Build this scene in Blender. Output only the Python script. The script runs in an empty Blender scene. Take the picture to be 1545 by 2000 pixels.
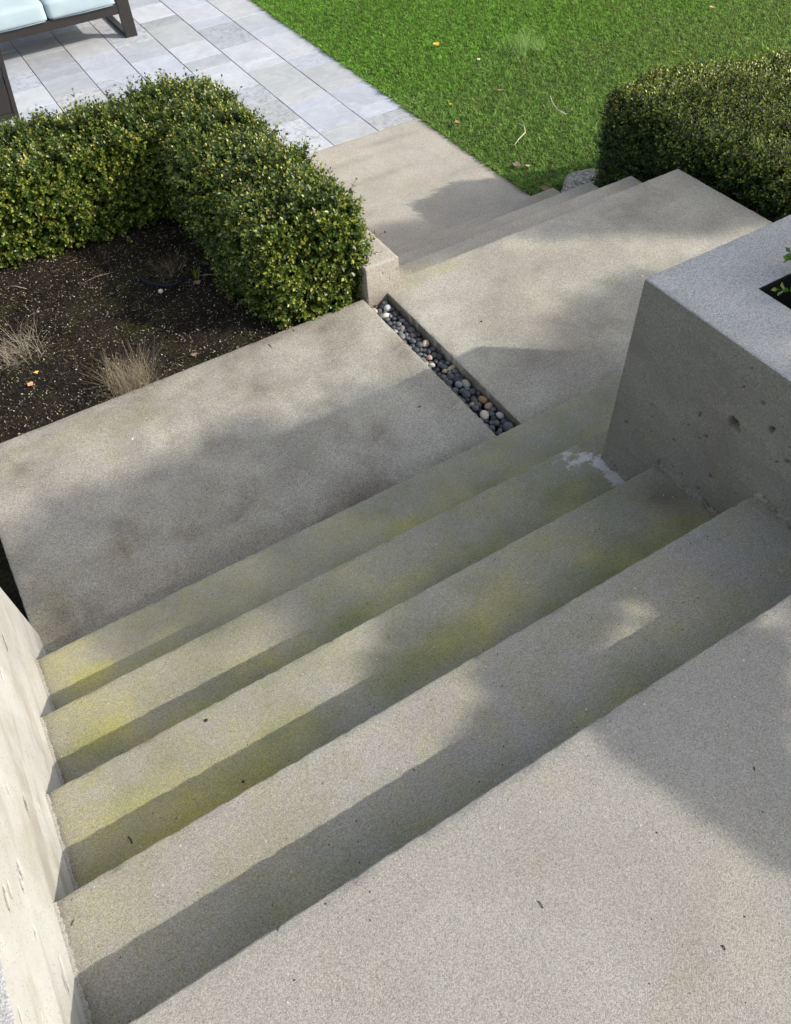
import bpy, math, random
import numpy as np
from mathutils import Matrix, Vector
S = bpy.context.scene
C = S.collection
rng = np.random.default_rng(7)
random.seed(7)

# ------------------------------------------------------------------ camera
H = 1.4388
cam = bpy.data.objects.new('camera', bpy.data.cameras.new('camera'))
C.objects.link(cam)
R = ((0.8559115, 0.4261196, -0.2929806), (-0.5152875, 0.6551015, -0.5525585), (-0.0435239, 0.6239104, 0.7802830))
M = Matrix(R).to_4x4(); M.translation = (0, 0, H)
cam.matrix_world = M
cam.data.sensor_fit = 'HORIZONTAL'; cam.data.sensor_width = 36
cam.data.lens = 1501.33 / 1545 * 36
cam.data.clip_start = 0.05; cam.data.clip_end = 400
S.camera = cam
# ------------------------------------------------------------------ sky and sun
SUN = Vector((1.25, -1.0, 1.0)).normalized()
w = bpy.data.worlds.new('World'); S.world = w; w.use_nodes = True
nt = w.node_tree; nt.nodes.clear()
sk = nt.nodes.new('ShaderNodeTexSky'); sk.sky_type = 'NISHITA'; sk.sun_disc = False
sk.sun_elevation = math.asin(SUN.z); sk.sun_rotation = math.atan2(SUN.x, SUN.y)
sk.air_density = 1.0; sk.dust_density = 2.5; sk.ozone_density = 0.8
bg = nt.nodes.new('ShaderNodeBackground'); bg.inputs['Strength'].default_value = 0.15
wo = nt.nodes.new('ShaderNodeOutputWorld')
hs = nt.nodes.new('ShaderNodeHueSaturation'); hs.inputs['Saturation'].default_value = .5  # pale hazy sky
nt.links.new(sk.outputs[0], hs.inputs['Color']); nt.links.new(hs.outputs[0], bg.inputs[0]); nt.links.new(bg.outputs[0], wo.inputs[0])
sl = bpy.data.lights.new('sun', 'SUN'); sl.energy = 2.9; sl.angle = math.radians(0.55); sl.color = (1.0, 0.93, 0.82)
so = bpy.data.objects.new('sun', sl); C.objects.link(so)
so.rotation_euler = (-SUN).to_track_quat('-Z', 'Y').to_euler()
S.view_settings.view_transform = 'Standard'; S.view_settings.look = 'None'
S.view_settings.gamma = 1; S.view_settings.use_curve_mapping = False
S.view_settings.exposure = 0.65

# ------------------------------------------------------------------ helpers
def mesh_np(name, V, F, cols=None, smooth=False, attr='col'):
    V = np.ascontiguousarray(V, dtype=np.float32); F = np.ascontiguousarray(F, dtype=np.int32)
    k = F.shape[1]; m = bpy.data.meshes.new(name)
    m.vertices.add(len(V)); m.vertices.foreach_set('co', V.ravel())
    m.loops.add(F.size); m.loops.foreach_set('vertex_index', F.ravel())
    m.polygons.add(len(F)); m.polygons.foreach_set('loop_start', np.arange(0, F.size, k, dtype=np.int32))
    if smooth: m.polygons.foreach_set('use_smooth', np.ones(len(F), dtype=bool))
    m.update(calc_edges=True); m.validate()
    if cols is not None:
        a = m.color_attributes.new(attr, 'FLOAT_COLOR', 'POINT')
        c = np.ones((len(V), 4), dtype=np.float32); c[:, :3] = cols
        a.data.foreach_set('color', c.ravel())
    return m

def link(name, m, mat, parent=None, **props):
    o = bpy.data.objects.new(name, m); C.objects.link(o)
    if m is not None and mat is not None and not m.materials: m.materials.append(mat)
    if parent is not None:
        o.parent = parent
    for k, v in props.items():
        if v is not None: o[k] = v
    return o

def tag(o, label=None, cat=None, group=None, kind=None):
    for k, v in (('label', label), ('category', cat), ('group', group), ('kind', kind)):
        if v: o[k] = v
    return o

def empty(name, loc, label, cat, group=None, rot=(0, 0, 0)):
    o = bpy.data.objects.new(name, None); C.objects.link(o); o.location = loc; o.rotation_euler = rot
    o.empty_display_size = .1
    return tag(o, label, cat, group)

def rel(V, parent):
    return np.asarray(V) - (np.array(parent.location) if parent is not None else 0)

def vnoise(x, y, seed=0, f=1.0):
    r = np.random.default_rng(seed); o = np.zeros_like(x)
    for i in range(7):
        a = r.uniform(0, 2 * math.pi); k = f * r.uniform(.6, 2.4); p = r.uniform(0, 7)
        o = o + np.sin((x * math.cos(a) + y * math.sin(a)) * k * 2 * math.pi + p + 1.3 * np.sin((x * math.sin(a) - y * math.cos(a)) * k * 3 + p))
    return o / 7 * 1.6

def line(a, b, d): return np.linspace(a, b, max(2, int(math.ceil((b - a) / d)) + 1))

def slab(name, x0, x1, y0, y1, zt, zb, mat, parent=None, d=.015, b=.005, stain=None, hole=None, open_x0=False, open_x1=False, seed=1, jit=.0012, **props):
    def ax(a0, a1, h):
        g = [t for t in line(a0 + b, a1 - b, d)]
        if h:
            g = sorted([t for t in g if min(abs(t - h[0]), abs(t - h[1])) > d * .6] + [h[0], h[1]])
        A = np.array([a0, a0, a0 + b * .3] + g + [a1 - b * .3, a1, a1])
        Zc = np.array([zb, zt - b, zt - .3 * b] + [zt] * len(g) + [zt - .3 * b, zt - b, zb])
        return A, Zc
    X, zx = ax(x0, x1, hole and hole[:2]); Y, zy = ax(y0, y1, hole and hole[2:])
    nx, ny = len(X), len(Y)
    gx, gy = np.meshgrid(X, Y, indexing='ij'); gz = np.minimum(zx[:, None], zy[None, :]).copy()
    r = np.random.default_rng(seed)
    ex = vnoise(gx * 9, gy * 9, seed, 1.7); e2 = vnoise(gx, gy, seed + 3, 22) + r.normal(0, .5, gx.shape)
    edge = np.zeros((nx, ny)); 
    if not open_x0: edge[1:4, :] = 1
    if not open_x1: edge[-4:-1, :] = 1
    edge[:, 1:4] = 1; edge[:, -4:-1] = 1
    chip = np.clip(e2 - .9, 0, 2) * 2.2
    cx, cy = (x0 + x1) / 2, (y0 + y1) / 2
    amt = (jit * (ex * .22 + e2 * .55) - jit * chip * 1.5) * edge
    gz = gz + np.minimum(amt, .0006) * .9
    sx = np.zeros((nx, ny)); sy = np.zeros((nx, ny))
    if not open_x0: sx[1:3, :] = -1
    if not open_x1: sx[-3:-1, :] = 1
    sy[:, 1:3] = -1; sy[:, -3:-1] = 1
    gx = gx + sx * amt; gy = gy + sy * amt
    V = np.stack([gx, gy, gz], -1).reshape(-1, 3)
    I, J = np.meshgrid(np.arange(nx - 1), np.arange(ny - 1), indexing='ij')
    keep = np.ones(I.shape, bool)
    if hole:
        mx = (X[:-1] + X[1:]) / 2; my = (Y[:-1] + Y[1:]) / 2
        keep &= ~((mx[:, None] > hole[0]) & (mx[:, None] < hole[1]) & (my[None, :] > hole[2]) & (my[None, :] < hole[3]))
    if open_x0: keep[0, :] = False
    if open_x1: keep[-1, :] = False
    I = I[keep]; J = J[keep]
    F = np.stack([I * ny + J, (I + 1) * ny + J, (I + 1) * ny + J + 1, I * ny + J + 1], -1)
    if hole:
        hx0, hx1, hy0, hy1 = hole; k = len(V); hb = zb + .01
        ring = [(hx0, hy0), (hx1, hy0), (hx1, hy1), (hx0, hy1)]
        V = np.vstack([V, [(p[0], p[1], zt) for p in ring], [(p[0], p[1], hb) for p in ring]])
        F = np.vstack([F, [(k + i, k + (i + 1) % 4, k + 4 + (i + 1) % 4, k + 4 + i) for i in range(4)]])
    st = np.zeros((len(V), 3))
    if stain is not None:
        s = stain(V[:, 0], V[:, 1]); st[:, 0], st[:, 1], st[:, 2] = s
    m = mesh_np(name, rel(V, parent), F, np.clip(st, 0, 1), False, 'stain')
    return link(name, m, mat, parent, **props)

def face_x(name, x, y0, y1, z0, z1, holes, mat, parent, d=.005, facing=1, seed=3, amp=.0012, hole_dark=1.3, **props):
    Y = line(y0, y1, d); Z = line(z0, z1, props.pop('dz', d)); gy, gz = np.meshgrid(Y, Z, indexing='ij')
    dep = np.zeros_like(gy)
    for (hy, hz, ry, rz, dd) in holes:
        dd = dd * 2.0; q = ((gy - hy) / ry) ** 2 + ((gz - hz) / rz) ** 2 + .35 * vnoise(gy, gz, int(abs(hy * 1000)) + 5, 45)
        dep = np.maximum(dep, dd * np.clip((1.25 - q) * 2.6, 0, 1))
    bord = np.minimum(np.minimum(gy - y0, y1 - gy), np.minimum(gz - z0, z1 - gz))
    und = amp * vnoise(gy, gz, seed, 3.5) * np.clip(bord / .02, 0, 1)
    gx = x - facing * (dep - und * .0 + np.abs(und))
    V = np.stack([gx, gy, gz], -1).reshape(-1, 3); n = len(Z)
    I, J = np.meshgrid(np.arange(len(Y) - 1), np.arange(n - 1), indexing='ij'); I = I.ravel(); J = J.ravel()
    F = np.stack([I * n + J, (I + 1) * n + J, (I + 1) * n + J + 1, I * n + J + 1], -1)
    if facing < 0: F = F[:, ::-1]
    st_ = np.zeros((len(V), 3)); st_[:, 1] = np.clip(dep.ravel() / .008, 0, 1) * hole_dark  # holes turn darker with their depth
    m = mesh_np(name, rel(V, parent), F, st_, True, 'stain')
    return link(name, m, mat, parent, **props)

def box_vf(x0, x1, y0, y1, z0, z1, b=0.0):
    """box with chamfered edges"""
    if b <= 0: b = 1e-4
    V = []; 
    for sx in (0, 1):
        for sy in (0, 1):
            for sz in (0, 1):
                X = (x0, x1)[sx]; Y = (y0, y1)[sy]; Z = (z0, z1)[sz]
                dx = b * (1 - 2 * sx); dy = b * (1 - 2 * sy); dz = b * (1 - 2 * sz)
                V += [(X, Y + dy, Z + dz), (X + dx, Y, Z + dz), (X + dx, Y + dy, Z)]
    idx = lambda sx, sy, sz, k: (sx * 4 + sy * 2 + sz) * 3 + k
    F = []
    for s in (0, 1):
        F.append([idx(s, 0, 0, 0), idx(s, 1, 0, 0), idx(s, 1, 1, 0), idx(s, 0, 1, 0)][::(1 if s else -1)])
        F.append([idx(0, s, 0, 1), idx(1, s, 0, 1), idx(1, s, 1, 1), idx(0, s, 1, 1)][::(-1 if s else 1)])
        F.append([idx(0, 0, s, 2), idx(1, 0, s, 2), idx(1, 1, s, 2), idx(0, 1, s, 2)][::(1 if s else -1)])
    for a in (0, 1):
        for c in (0, 1):
            F.append([idx(0, a, c, 1), idx(1, a, c, 1), idx(1, a, c, 2), idx(0, a, c, 2)])
            F.append([idx(a, 0, c, 0), idx(a, 1, c, 0), idx(a, 1, c, 2), idx(a, 0, c, 2)])
            F.append([idx(a, c, 0, 0), idx(a, c, 1, 0), idx(a, c, 1, 1), idx(a, c, 0, 1)])
    T = [(i, i + 1, i + 2) for i in range(0, 24, 3)]
    return V, F + T

def mesh_pl(name, V, F, smooth=False):
    import bmesh
    m = bpy.data.meshes.new(name); m.from_pydata([tuple(v) for v in V], [], [tuple(f) for f in F])
    bm = bmesh.new(); bm.from_mesh(m); bmesh.ops.recalc_face_normals(bm, faces=bm.faces); bm.to_mesh(m); bm.free()
    if smooth:
        m.polygons.foreach_set('use_smooth', [True] * len(m.polygons))
    return m

def box(name, x0, x1, y0, y1, z0, z1, mat, parent=None, b=.003, local=False, **props):
    V, F = box_vf(x0, x1, y0, y1, z0, z1, b)
    if not local: V = rel(V, parent)
    return link(name, mesh_pl(name, V, F), mat, parent, **props)

def tube_vf(pts, rad, n=8):
    pts = [Vector(p) for p in pts]; V = []; F = []
    rad = rad if hasattr(rad, '__len__') else [rad] * len(pts)
    for i, p in enumerate(pts):
        t = (pts[min(i + 1, len(pts) - 1)] - pts[max(i - 1, 0)]).normalized()
        a = t.cross(Vector((0, 0, 1)) if abs(t.z) < .9 else Vector((1, 0, 0))).normalized(); b2 = t.cross(a)
        for k in range(n):
            q = 2 * math.pi * k / n; V.append(p + (a * math.cos(q) + b2 * math.sin(q)) * rad[i])
    for i in range(len(pts) - 1):
        for k in range(n):
            F.append((i * n + k, i * n + (k + 1) % n, (i + 1) * n + (k + 1) % n, (i + 1) * n + k))
    F.append(tuple(range(n))[::-1]); F.append(tuple(range((len(pts) - 1) * n, len(pts) * n)))
    return V, F

# ------------------------------------------------------------------ materials
class N:
    def __init__(s, name):
        s.m = bpy.data.materials.new(name); s.m.use_nodes = True; s.t = s.m.node_tree; s.t.nodes.clear()
        s.out = s.n('ShaderNodeOutputMaterial'); s.p = s.n('ShaderNodeBsdfPrincipled'); s.l(s.p.outputs[0], s.out.inputs[0])
    def n(s, t, **k):
        o = s.t.nodes.new(t)
        for a, b in k.items(): setattr(o, a, b)
        return o
    def l(s, a, b): s.t.links.new(a, b)
    def set(s, i, v):
        if hasattr(v, 'is_output') or hasattr(v, 'links'): s.l(v, i)
        else: i.default_value = v
    def noise(s, vec, scale, detail=2, rough=.5, dist=0):
        o = s.n('ShaderNodeTexNoise'); s.l(vec, o.inputs['Vector']); o.inputs['Scale'].default_value = scale
        o.inputs['Detail'].default_value = detail; o.inputs['Roughness'].default_value = rough; o.inputs['Distortion'].default_value = dist
        return o.outputs['Fac']
    def vor(s, vec, scale, feat='F1'):
        o = s.n('ShaderNodeTexVoronoi', feature=feat); s.l(vec, o.inputs['Vector']); o.inputs['Scale'].default_value = scale
        return o
    def ramp(s, f, a, b, lo=0., hi=1.):
        o = s.n('ShaderNodeMapRange'); s.l(f, o.inputs[0]); o.inputs[1].default_value = a; o.inputs[2].default_value = b
        o.inputs[3].default_value = lo; o.inputs[4].default_value = hi; return o.outputs[0]
    def math(s, op, a, b=0.):
        o = s.n('ShaderNodeMath', operation=op); s.set(o.inputs[0], a); s.set(o.inputs[1], b); return o.outputs[0]
    def mix(s, f, a, b, bt='MIX'):
        o = s.n('ShaderNodeMix', data_type='RGBA', blend_type=bt); s.set(o.inputs[0], f)
        for i, v in ((6, a), (7, b)):
            if isinstance(v, tuple): o.inputs[i].default_value = (*v, 1)
            else: s.l(v, o.inputs[i])
        return o.outputs[2]
    def scale(s, c, f):
        v = s.n('ShaderNodeVectorMath', operation='SCALE'); s.l(c, v.inputs[0]); s.set(v.inputs['Scale'], f); return v.outputs[0]
    def bump(s, h, st, dist):
        o = s.n('ShaderNodeBump'); s.l(h, o.inputs['Height']); o.inputs['Strength'].default_value = st; o.inputs['Distance'].default_value = dist
        s.l(o.outputs[0], s.p.inputs['Normal'])
    def pos(s): return s.n('ShaderNodeNewGeometry').outputs['Position']
    def attr(s, name): return s.n('ShaderNodeAttribute', attribute_name=name)

def concrete(name, c1, c2, c3, grain=.5, gscale=300, streak=0., rough=.9, bumpd=.0012, mott=(.35, .68), spark=.0):
    s = N(name); P = s.pos()
    big = s.noise(P, 1.7, 5, .62, .4); med = s.noise(P, 7, 5, .6, .3); wid = s.noise(P, .9, 3, .5, .2)
    col = s.mix(s.ramp(big, mott[0], mott[1]), c1, c2)
    col = s.mix(s.ramp(med, .42, .75, 0, .7), col, c3)
    hue = s.noise(P, 3.3, 4, .6, .6); col = s.mix(s.ramp(hue, .45, .7, 0, .5), col, (c1[0] * .84, c1[1] * .79, c1[2] * .77)); hu2 = s.noise(P, 2.6, 5, .65, .8); col = s.mix(s.ramp(hu2, .5, .72, 0, .5), col, (c1[0] * 1.1, c1[1] * 1.08, c1[2] * .98))
    col = s.scale(col, s.ramp(wid, .3, .7, .86, 1.1))
    g1 = s.noise(P, gscale, 2, .65); g2 = s.vor(P, gscale * .75); g3 = s.noise(P, gscale * .33, 2, .6)
    gsp = s.n('ShaderNodeSeparateColor'); s.l(g2.outputs['Color'], gsp.inputs[0])
    gr = s.math('ADD', s.ramp(g1, .3, .7, -grain * .6, grain * .6), s.ramp(g2.outputs['Distance'], .1, .75, grain * .35, -grain * .45)); gr = s.math('ADD', gr, s.ramp(gsp.outputs[0], 0, 1, -grain * .5, grain * .5))
    gr = s.math('ADD', gr, s.ramp(g3, .3, .7, -grain * .24, grain * .24))
    col = s.scale(col, s.math('ADD', 1.0, gr))
    # dark and pale aggregate grains
    sv = s.vor(P, 170); sep = s.n('ShaderNodeSeparateColor'); s.l(sv.outputs['Color'], sep.inputs[0])
    dark = s.math('MULTIPLY', s.ramp(sv.outputs['Distance'], .18, .3, 1, 0), s.ramp(sep.outputs[0], .9, .93))
    pale = s.math('MULTIPLY', s.ramp(sv.outputs['Distance'], .16, .26, 1, 0), s.ramp(sep.outputs[1], .93, .95))
    col = s.mix(s.math('MULTIPLY', dark, .55), col, (.07, .065, .055)); col = s.mix(s.math('MULTIPLY', pale, .5), col, (.62, .6, .55))
    if streak:
        mp = s.n('ShaderNodeMapping'); s.l(P, mp.inputs[0]); mp.inputs['Rotation'].default_value = (.5, 0, 0); mp.inputs['Scale'].default_value = (5, 3.2, 17)
        st = s.noise(mp.outputs[0], 1.0, 4, .6, .5)
        col = s.mix(s.ramp(st, .5, .72, 0, streak), col, tuple(v * .72 for v in c3))
    a = s.attr('stain'); sp = s.n('ShaderNodeSeparateColor'); s.l(a.outputs['Color'], sp.inputs[0])
    alg = s.ramp(s.math('ADD', sp.outputs[0], s.math('ADD', s.ramp(s.noise(P, 7, 6, .7, .4), .3, .7, -.22, .22), s.ramp(s.noise(P, 45, 4, .75), .3, .7, -.12, .12))), .08, 1.05, 0, .95)
    alg = s.math('MINIMUM', s.math('MULTIPLY', alg, s.ramp(g1, .3, .65, .8, 1.15)), .92)
    acol = s.mix(s.ramp(s.noise(P, 5, 2), .4, .65), (.205, .225, .06), (.42, .40, .095))
    col = s.mix(alg, col, s.scale(acol, s.math('ADD', 1.0, gr)))
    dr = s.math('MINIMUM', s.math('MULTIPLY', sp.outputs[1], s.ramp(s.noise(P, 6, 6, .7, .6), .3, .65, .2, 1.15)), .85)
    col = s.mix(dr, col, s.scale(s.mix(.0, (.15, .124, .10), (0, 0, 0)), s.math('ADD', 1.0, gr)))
    wh = s.ramp(s.math('ADD', sp.outputs[2], s.ramp(s.noise(P, 38, 7, .8), .3, .7, -.5, .5)), .40, .66, 0, .82)
    col = s.mix(wh, col, (.58, .59, .585))
    s.l(col, s.p.inputs['Base Color']); s.p.inputs['Roughness'].default_value = rough
    s.p.inputs['Specular IOR Level'].default_value = .25
    h = s.math('ADD', s.math('MULTIPLY', g1, .6), s.math('ADD', s.math('MULTIPLY', g2.outputs['Distance'], -.5), s.math('MULTIPLY', g3, .8)))
    s.bump(h, .55, bumpd)
    return s.m

M_step = concrete('concrete_sanded', (.392, .376, .34), (.318, .305, .275), (.352, .335, .302), grain=.42, gscale=700, bumpd=.0022)
M_land = concrete('concrete_landing', (.475, .46, .40), (.30, .285, .25), (.36, .335, .295), grain=.5, gscale=440, bumpd=.0016)
M_low = concrete('concrete_lower', (.47, .44, .385), (.38, .355, .31), (.41, .375, .33), grain=.42, gscale=420, bumpd=.0016)
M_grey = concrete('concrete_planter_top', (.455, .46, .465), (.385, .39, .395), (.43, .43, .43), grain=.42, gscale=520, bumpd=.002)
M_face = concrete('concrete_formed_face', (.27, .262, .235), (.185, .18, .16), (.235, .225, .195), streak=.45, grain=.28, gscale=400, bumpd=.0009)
M_wall = concrete('concrete_wall_face', (.60, .59, .56), (.46, .455, .43), (.46, .43, .365), grain=.06, gscale=300, streak=.85, bumpd=.0006, mott=(.4, .6))
M_mortar = concrete('mortar', (.27, .26, .225), (.17, .16, .135), (.22, .21, .18), grain=.3, gscale=160, bumpd=.004)

def simple(name, col, rough=.6, spec=.4, nz=0., nscale=30, bump=0., metal=0.):
    s = N(name); P = s.pos(); n = s.noise(P, nscale, 3, .6)
    c = s.scale(s.mix(0., col, col), s.ramp(n, .3, .7, 1 - nz, 1 + nz))
    s.l(c, s.p.inputs['Base Color']); s.p.inputs['Roughness'].default_value = rough; s.p.inputs['Specular IOR Level'].default_value = spec
    s.p.inputs['Metallic'].default_value = metal
    if bump: s.bump(s.noise(P, nscale * 2, 4, .6), .5, bump)
    return s.m

def leafmat(name, rough=.4, spec=.5, trans=.25):
    s = N(name); a = s.attr('col'); s.l(a.outputs['Color'], s.p.inputs['Base Color'])
    s.p.inputs['Roughness'].default_value = rough; s.p.inputs['Specular IOR Level'].default_value = spec
    t = s.n('ShaderNodeBsdfTranslucent'); s.l(s.scale(a.outputs['Color'], 1.5), t.inputs[0])
    mx = s.n('ShaderNodeMixShader'); mx.inputs[0].default_value = trans
    s.l(s.p.outputs[0], mx.inputs[1]); s.l(t.outputs[0], mx.inputs[2]); s.l(mx.outputs[0], s.out.inputs[0])
    return s.m
M_leaf = leafmat('boxwood_leaf', .34, .5, .2)
M_grass = leafmat('grass_blade', .6, .25, .35)
M_dry = leafmat('dry_stalk', .8, .2, .1)
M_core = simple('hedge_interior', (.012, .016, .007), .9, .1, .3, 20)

def soil_mat():
    s = N('soil'); P = s.pos(); n = s.noise(P, 5, 6, .7); n2 = s.noise(P, 70, 4, .7)
    c = s.mix(s.ramp(n, .35, .65), (.010, .008, .006), (.027, .0215, .016))
    c = s.scale(c, s.ramp(n2, .3, .7, .45, 1.7))
    g = s.math('MULTIPLY', s.ramp(s.noise(P, 3.1, 4, .6, .3), .53, .66), s.ramp(n2, .35, .6))
    c = s.mix(s.math('MULTIPLY', g, .45), c, (.07, .085, .014))
    s.l(c, s.p.inputs['Base Color']); s.p.inputs['Roughness'].default_value = .95; s.p.inputs['Specular IOR Level'].default_value = .15
    s.bump(s.math('ADD', n2, s.noise(P, 220, 3, .7)), .9, .008); return s.m
M_soil = soil_mat()
def lawn_mat():
    s = N('lawn_ground'); P = s.pos(); n = s.noise(P, 60, 4, .7)
    c = s.mix(s.ramp(n, .35, .65), (.02, .045, .008), (.06, .12, .02)); s.l(c, s.p.inputs['Base Color'])
    s.p.inputs['Roughness'].default_value = .9; s.bump(n, .8, .02); return s.m
M_lawn = lawn_mat()

def paver_mat():
    s = N('paver_stone'); P = s.pos(); oi = s.n('ShaderNodeObjectInfo')
    sh = s.n('ShaderNodeVectorMath', operation='ADD'); s.l(P, sh.inputs[0])
    cb = s.n('ShaderNodeCombineXYZ'); r7 = s.math('MULTIPLY', oi.outputs['Random'], 37.0)
    for i in range(3): s.l(r7, cb.inputs[i])
    s.l(cb.outputs[0], sh.inputs[1]); Q = sh.outputs[0]
    n = s.noise(Q, 4, 7, .68, 1.0); n2 = s.noise(Q, 26, 5, .7, .5)
    mp = s.n('ShaderNodeMapping'); s.l(Q, mp.inputs[0]); mp.inputs['Rotation'].default_value = (0, 0, .5); mp.inputs['Scale'].default_value = (3, 14, 3)
    n3 = s.noise(mp.outputs[0], 1.3, 6, .65, 1.6)
    c = s.scale(oi.outputs['Color'], s.ramp(n, .3, .7, .86, 1.13))
    c = s.mix(s.ramp(n2, .52, .72, 0, .28), c, (.26, .265, .29))
    c = s.mix(s.ramp(n3, .58, .72, 0, .5), c, (.66, .68, .71))
    # cleft flakes on the darker stones
    fl = s.math('MULTIPLY', s.ramp(oi.outputs['Random'], .78, .8), s.ramp(s.noise(Q, 16, 6, .75, 1.5), .48, .6, 0, .6))
    c = s.mix(fl, c, (.2, .205, .225))
    c = s.scale(c, s.ramp(s.noise(P, 170, 3, .7), .3, .7, .93, 1.06))
    s.l(c, s.p.inputs['Base Color']); s.p.inputs['Roughness'].default_value = .8; s.p.inputs['Specular IOR Level'].default_value = .3
    s.bump(s.math('ADD', n, s.math('MULTIPLY', n2, .4)), .35, .004); return s.m
M_paver = paver_mat()
def pebble_mat():
    s = N('river_pebble'); tc = s.n('ShaderNodeTexCoord').outputs['Object']; oi = s.n('ShaderNodeObjectInfo')
    n = s.noise(tc, 55, 5, .65, .6); n2 = s.noise(tc, 400, 3, .6)
    c = s.scale(oi.outputs['Color'], s.ramp(n, .32, .7, .6, 1.35)); c = s.scale(c, s.ramp(n2, .3, .7, .85, 1.15))
    s.l(c, s.p.inputs['Base Color']); s.p.inputs['Roughness'].default_value = .52; s.p.inputs['Specular IOR Level'].default_value = .4
    return s.m
M_peb = pebble_mat()
M_joint = simple('joint_sand', (.045, .043, .04), .95, .1, .4, 90)
M_frame = simple('dark_brown_frame', (.026, .023, .022), .42, .45, .08, 12)
def cloth():
    s = N('pale_blue_fabric'); P = s.pos(); n = s.noise(P, 420, 2, .6); n2 = s.noise(P, 6, 3, .5)
    c = s.mix(s.ramp(n2, .3, .7), (.33, .43, .475), (.39, .485, .52)); c = s.scale(c, s.ramp(n, .3, .7, .9, 1.1))
    s.l(c, s.p.inputs['Base Color']); s.p.inputs['Roughness'].default_value = .95; s.p.inputs['Specular IOR Level'].default_value = .15
    s.p.inputs['Sheen Weight'].default_value = .2; s.bump(n, .3, .001); return s.m
M_cloth = cloth()
M_pipe = simple('cushion_piping', (.2, .26, .29), .9, .1, .05)
M_rock = concrete('granite_rock', (.42, .41, .37), (.26, .25, .22), (.36, .34, .29), grain=.5, gscale=60, bumpd=.01)
M_hose = simple('black_hose', (.018, .022, .028), .35, .5, .15, 40)
M_bark = simple('tree_bark', (.10, .075, .055), .9, .2, .35, 14, .01)

# ------------------------------------------------------------------ dimensions (metres)
XW, XP = -.4525, 1.4292
Y0, T, RS = .3609, .3084, .165
ZL, Z3 = -5 * RS, -9 * RS
YD = Y0 + 4 * T            # nosing of last step
XB = 1.5986

def spots(lst):
    def f(x, y):
        o = np.zeros_like(x)
        for (cx, cy, rx, ry, s_) in lst:
            o = np.maximum(o, s_ * np.exp(-(((x - cx) / rx) ** 2 + ((y - cy) / ry) ** 2)))
        return o
    return f
def step_stain(k, sp, white=None, dirt=None):
    yb = Y0 + (k - 1) * T   # foot of the riser behind
    fs = spots(sp); fw = spots(white or []); fd = spots(dirt or [])
    def f(x, y):
        dist = (y - yb) / T
        band = np.clip(1.15 - dist * 1.25, 0, 1) ** 1.1
        base = 1.0 * band * (.62 + .4 * vnoise(x, y * .2, 40 + k, .8))
        a = np.maximum(np.clip(base, 0, 1), fs(x, y))
        a = np.maximum(a, .34)
        if k == 1: a = a * .5
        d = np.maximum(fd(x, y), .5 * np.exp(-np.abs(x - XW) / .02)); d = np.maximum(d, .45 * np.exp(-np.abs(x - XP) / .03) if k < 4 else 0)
        return a, d, fw(x, y)
    return f

# ------------------------------------------------------------------ ground and big structure
def plane(name, x0, x1, y0, y1, z, mat, d=None, **props):
    if d:
        X = line(x0, x1, d); Y = line(y0, y1, d); gx, gy = np.meshgrid(X, Y, indexing='ij')
        gz = z + .012 * vnoise(gx, gy, 11, .8) + .006 * vnoise(gx, gy, 12, 4) + .0035 * vnoise(gx, gy, 13, 17)
        V = np.stack([gx, gy, gz], -1).reshape(-1, 3); n = len(Y)
        I, J = np.meshgrid(np.arange(len(X) - 1), np.arange(n - 1), indexing='ij'); I = I.ravel(); J = J.ravel()
        F = np.stack([I * n + J, (I + 1) * n + J, (I + 1) * n + J + 1, I * n + J + 1], -1)
        return link(name, mesh_np(name, V, F, smooth=True), mat, None, kind='structure', **props)
    V = [(x0, y0, z), (x1, y0, z), (x1, y1, z), (x0, y1, z)]
    return link(name, mesh_np(name, V, [(0, 1, 2, 3)]), mat, None, kind='structure', **props)

plane('ground', -150, 150, -150, 150, -1.56, M_lawn)
plane('lawn_ground', 3.40, 30, 3.2, 40, -1.50, M_lawn)
plane('garden_soil', -3.2, 1.425, 2.80, 4.95, -.865, M_soil, .012)
plane('side_soil', -3.2, -.44, 1.2, 2.80, -1.02, M_soil, .03)
plane('upper_ground', -9, 18, -9, .1, -.05, M_lawn)

def land_stain(x, y):
    d = spots([(.3, 1.72, .7, .16, .7), (-.32, 1.72, .16, .25, .85), (.75, 1.68, .35, .15, 1.0), (1.15, 1.66, .3, .12, .85), (.15, 1.95, .12, .12, .45), (.55, 2.0, .2, .07, .35), (-.2, 2.62, .12, .08, .5), (-.05, 1.95, .12, .2, .4), (-.44, 2.4, .12, .3, .2), (.1, 2.78, .35, .05, .55),
               (.95, 2.80, .4, .035, .6), (-.3, 2.74, .2, .05, .45), (.3, 2.0, .25, .2, .35), (.75, 2.15, .2, .1, .3), (-.15, 2.3, .1, .25, .3), (1.2, 1.75, .2, .12, .3)])(x, y)
    a = spots([(-.4, 1.9, .12, .3, .3), (.0, 2.68, .5, .1, .3), (.2, 1.9, .3, .2, .15)])(x, y)
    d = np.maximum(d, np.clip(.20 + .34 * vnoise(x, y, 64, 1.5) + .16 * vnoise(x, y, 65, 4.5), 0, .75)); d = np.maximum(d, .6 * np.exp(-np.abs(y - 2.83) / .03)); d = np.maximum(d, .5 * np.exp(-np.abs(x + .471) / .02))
    return a, d, 0 * x
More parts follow.
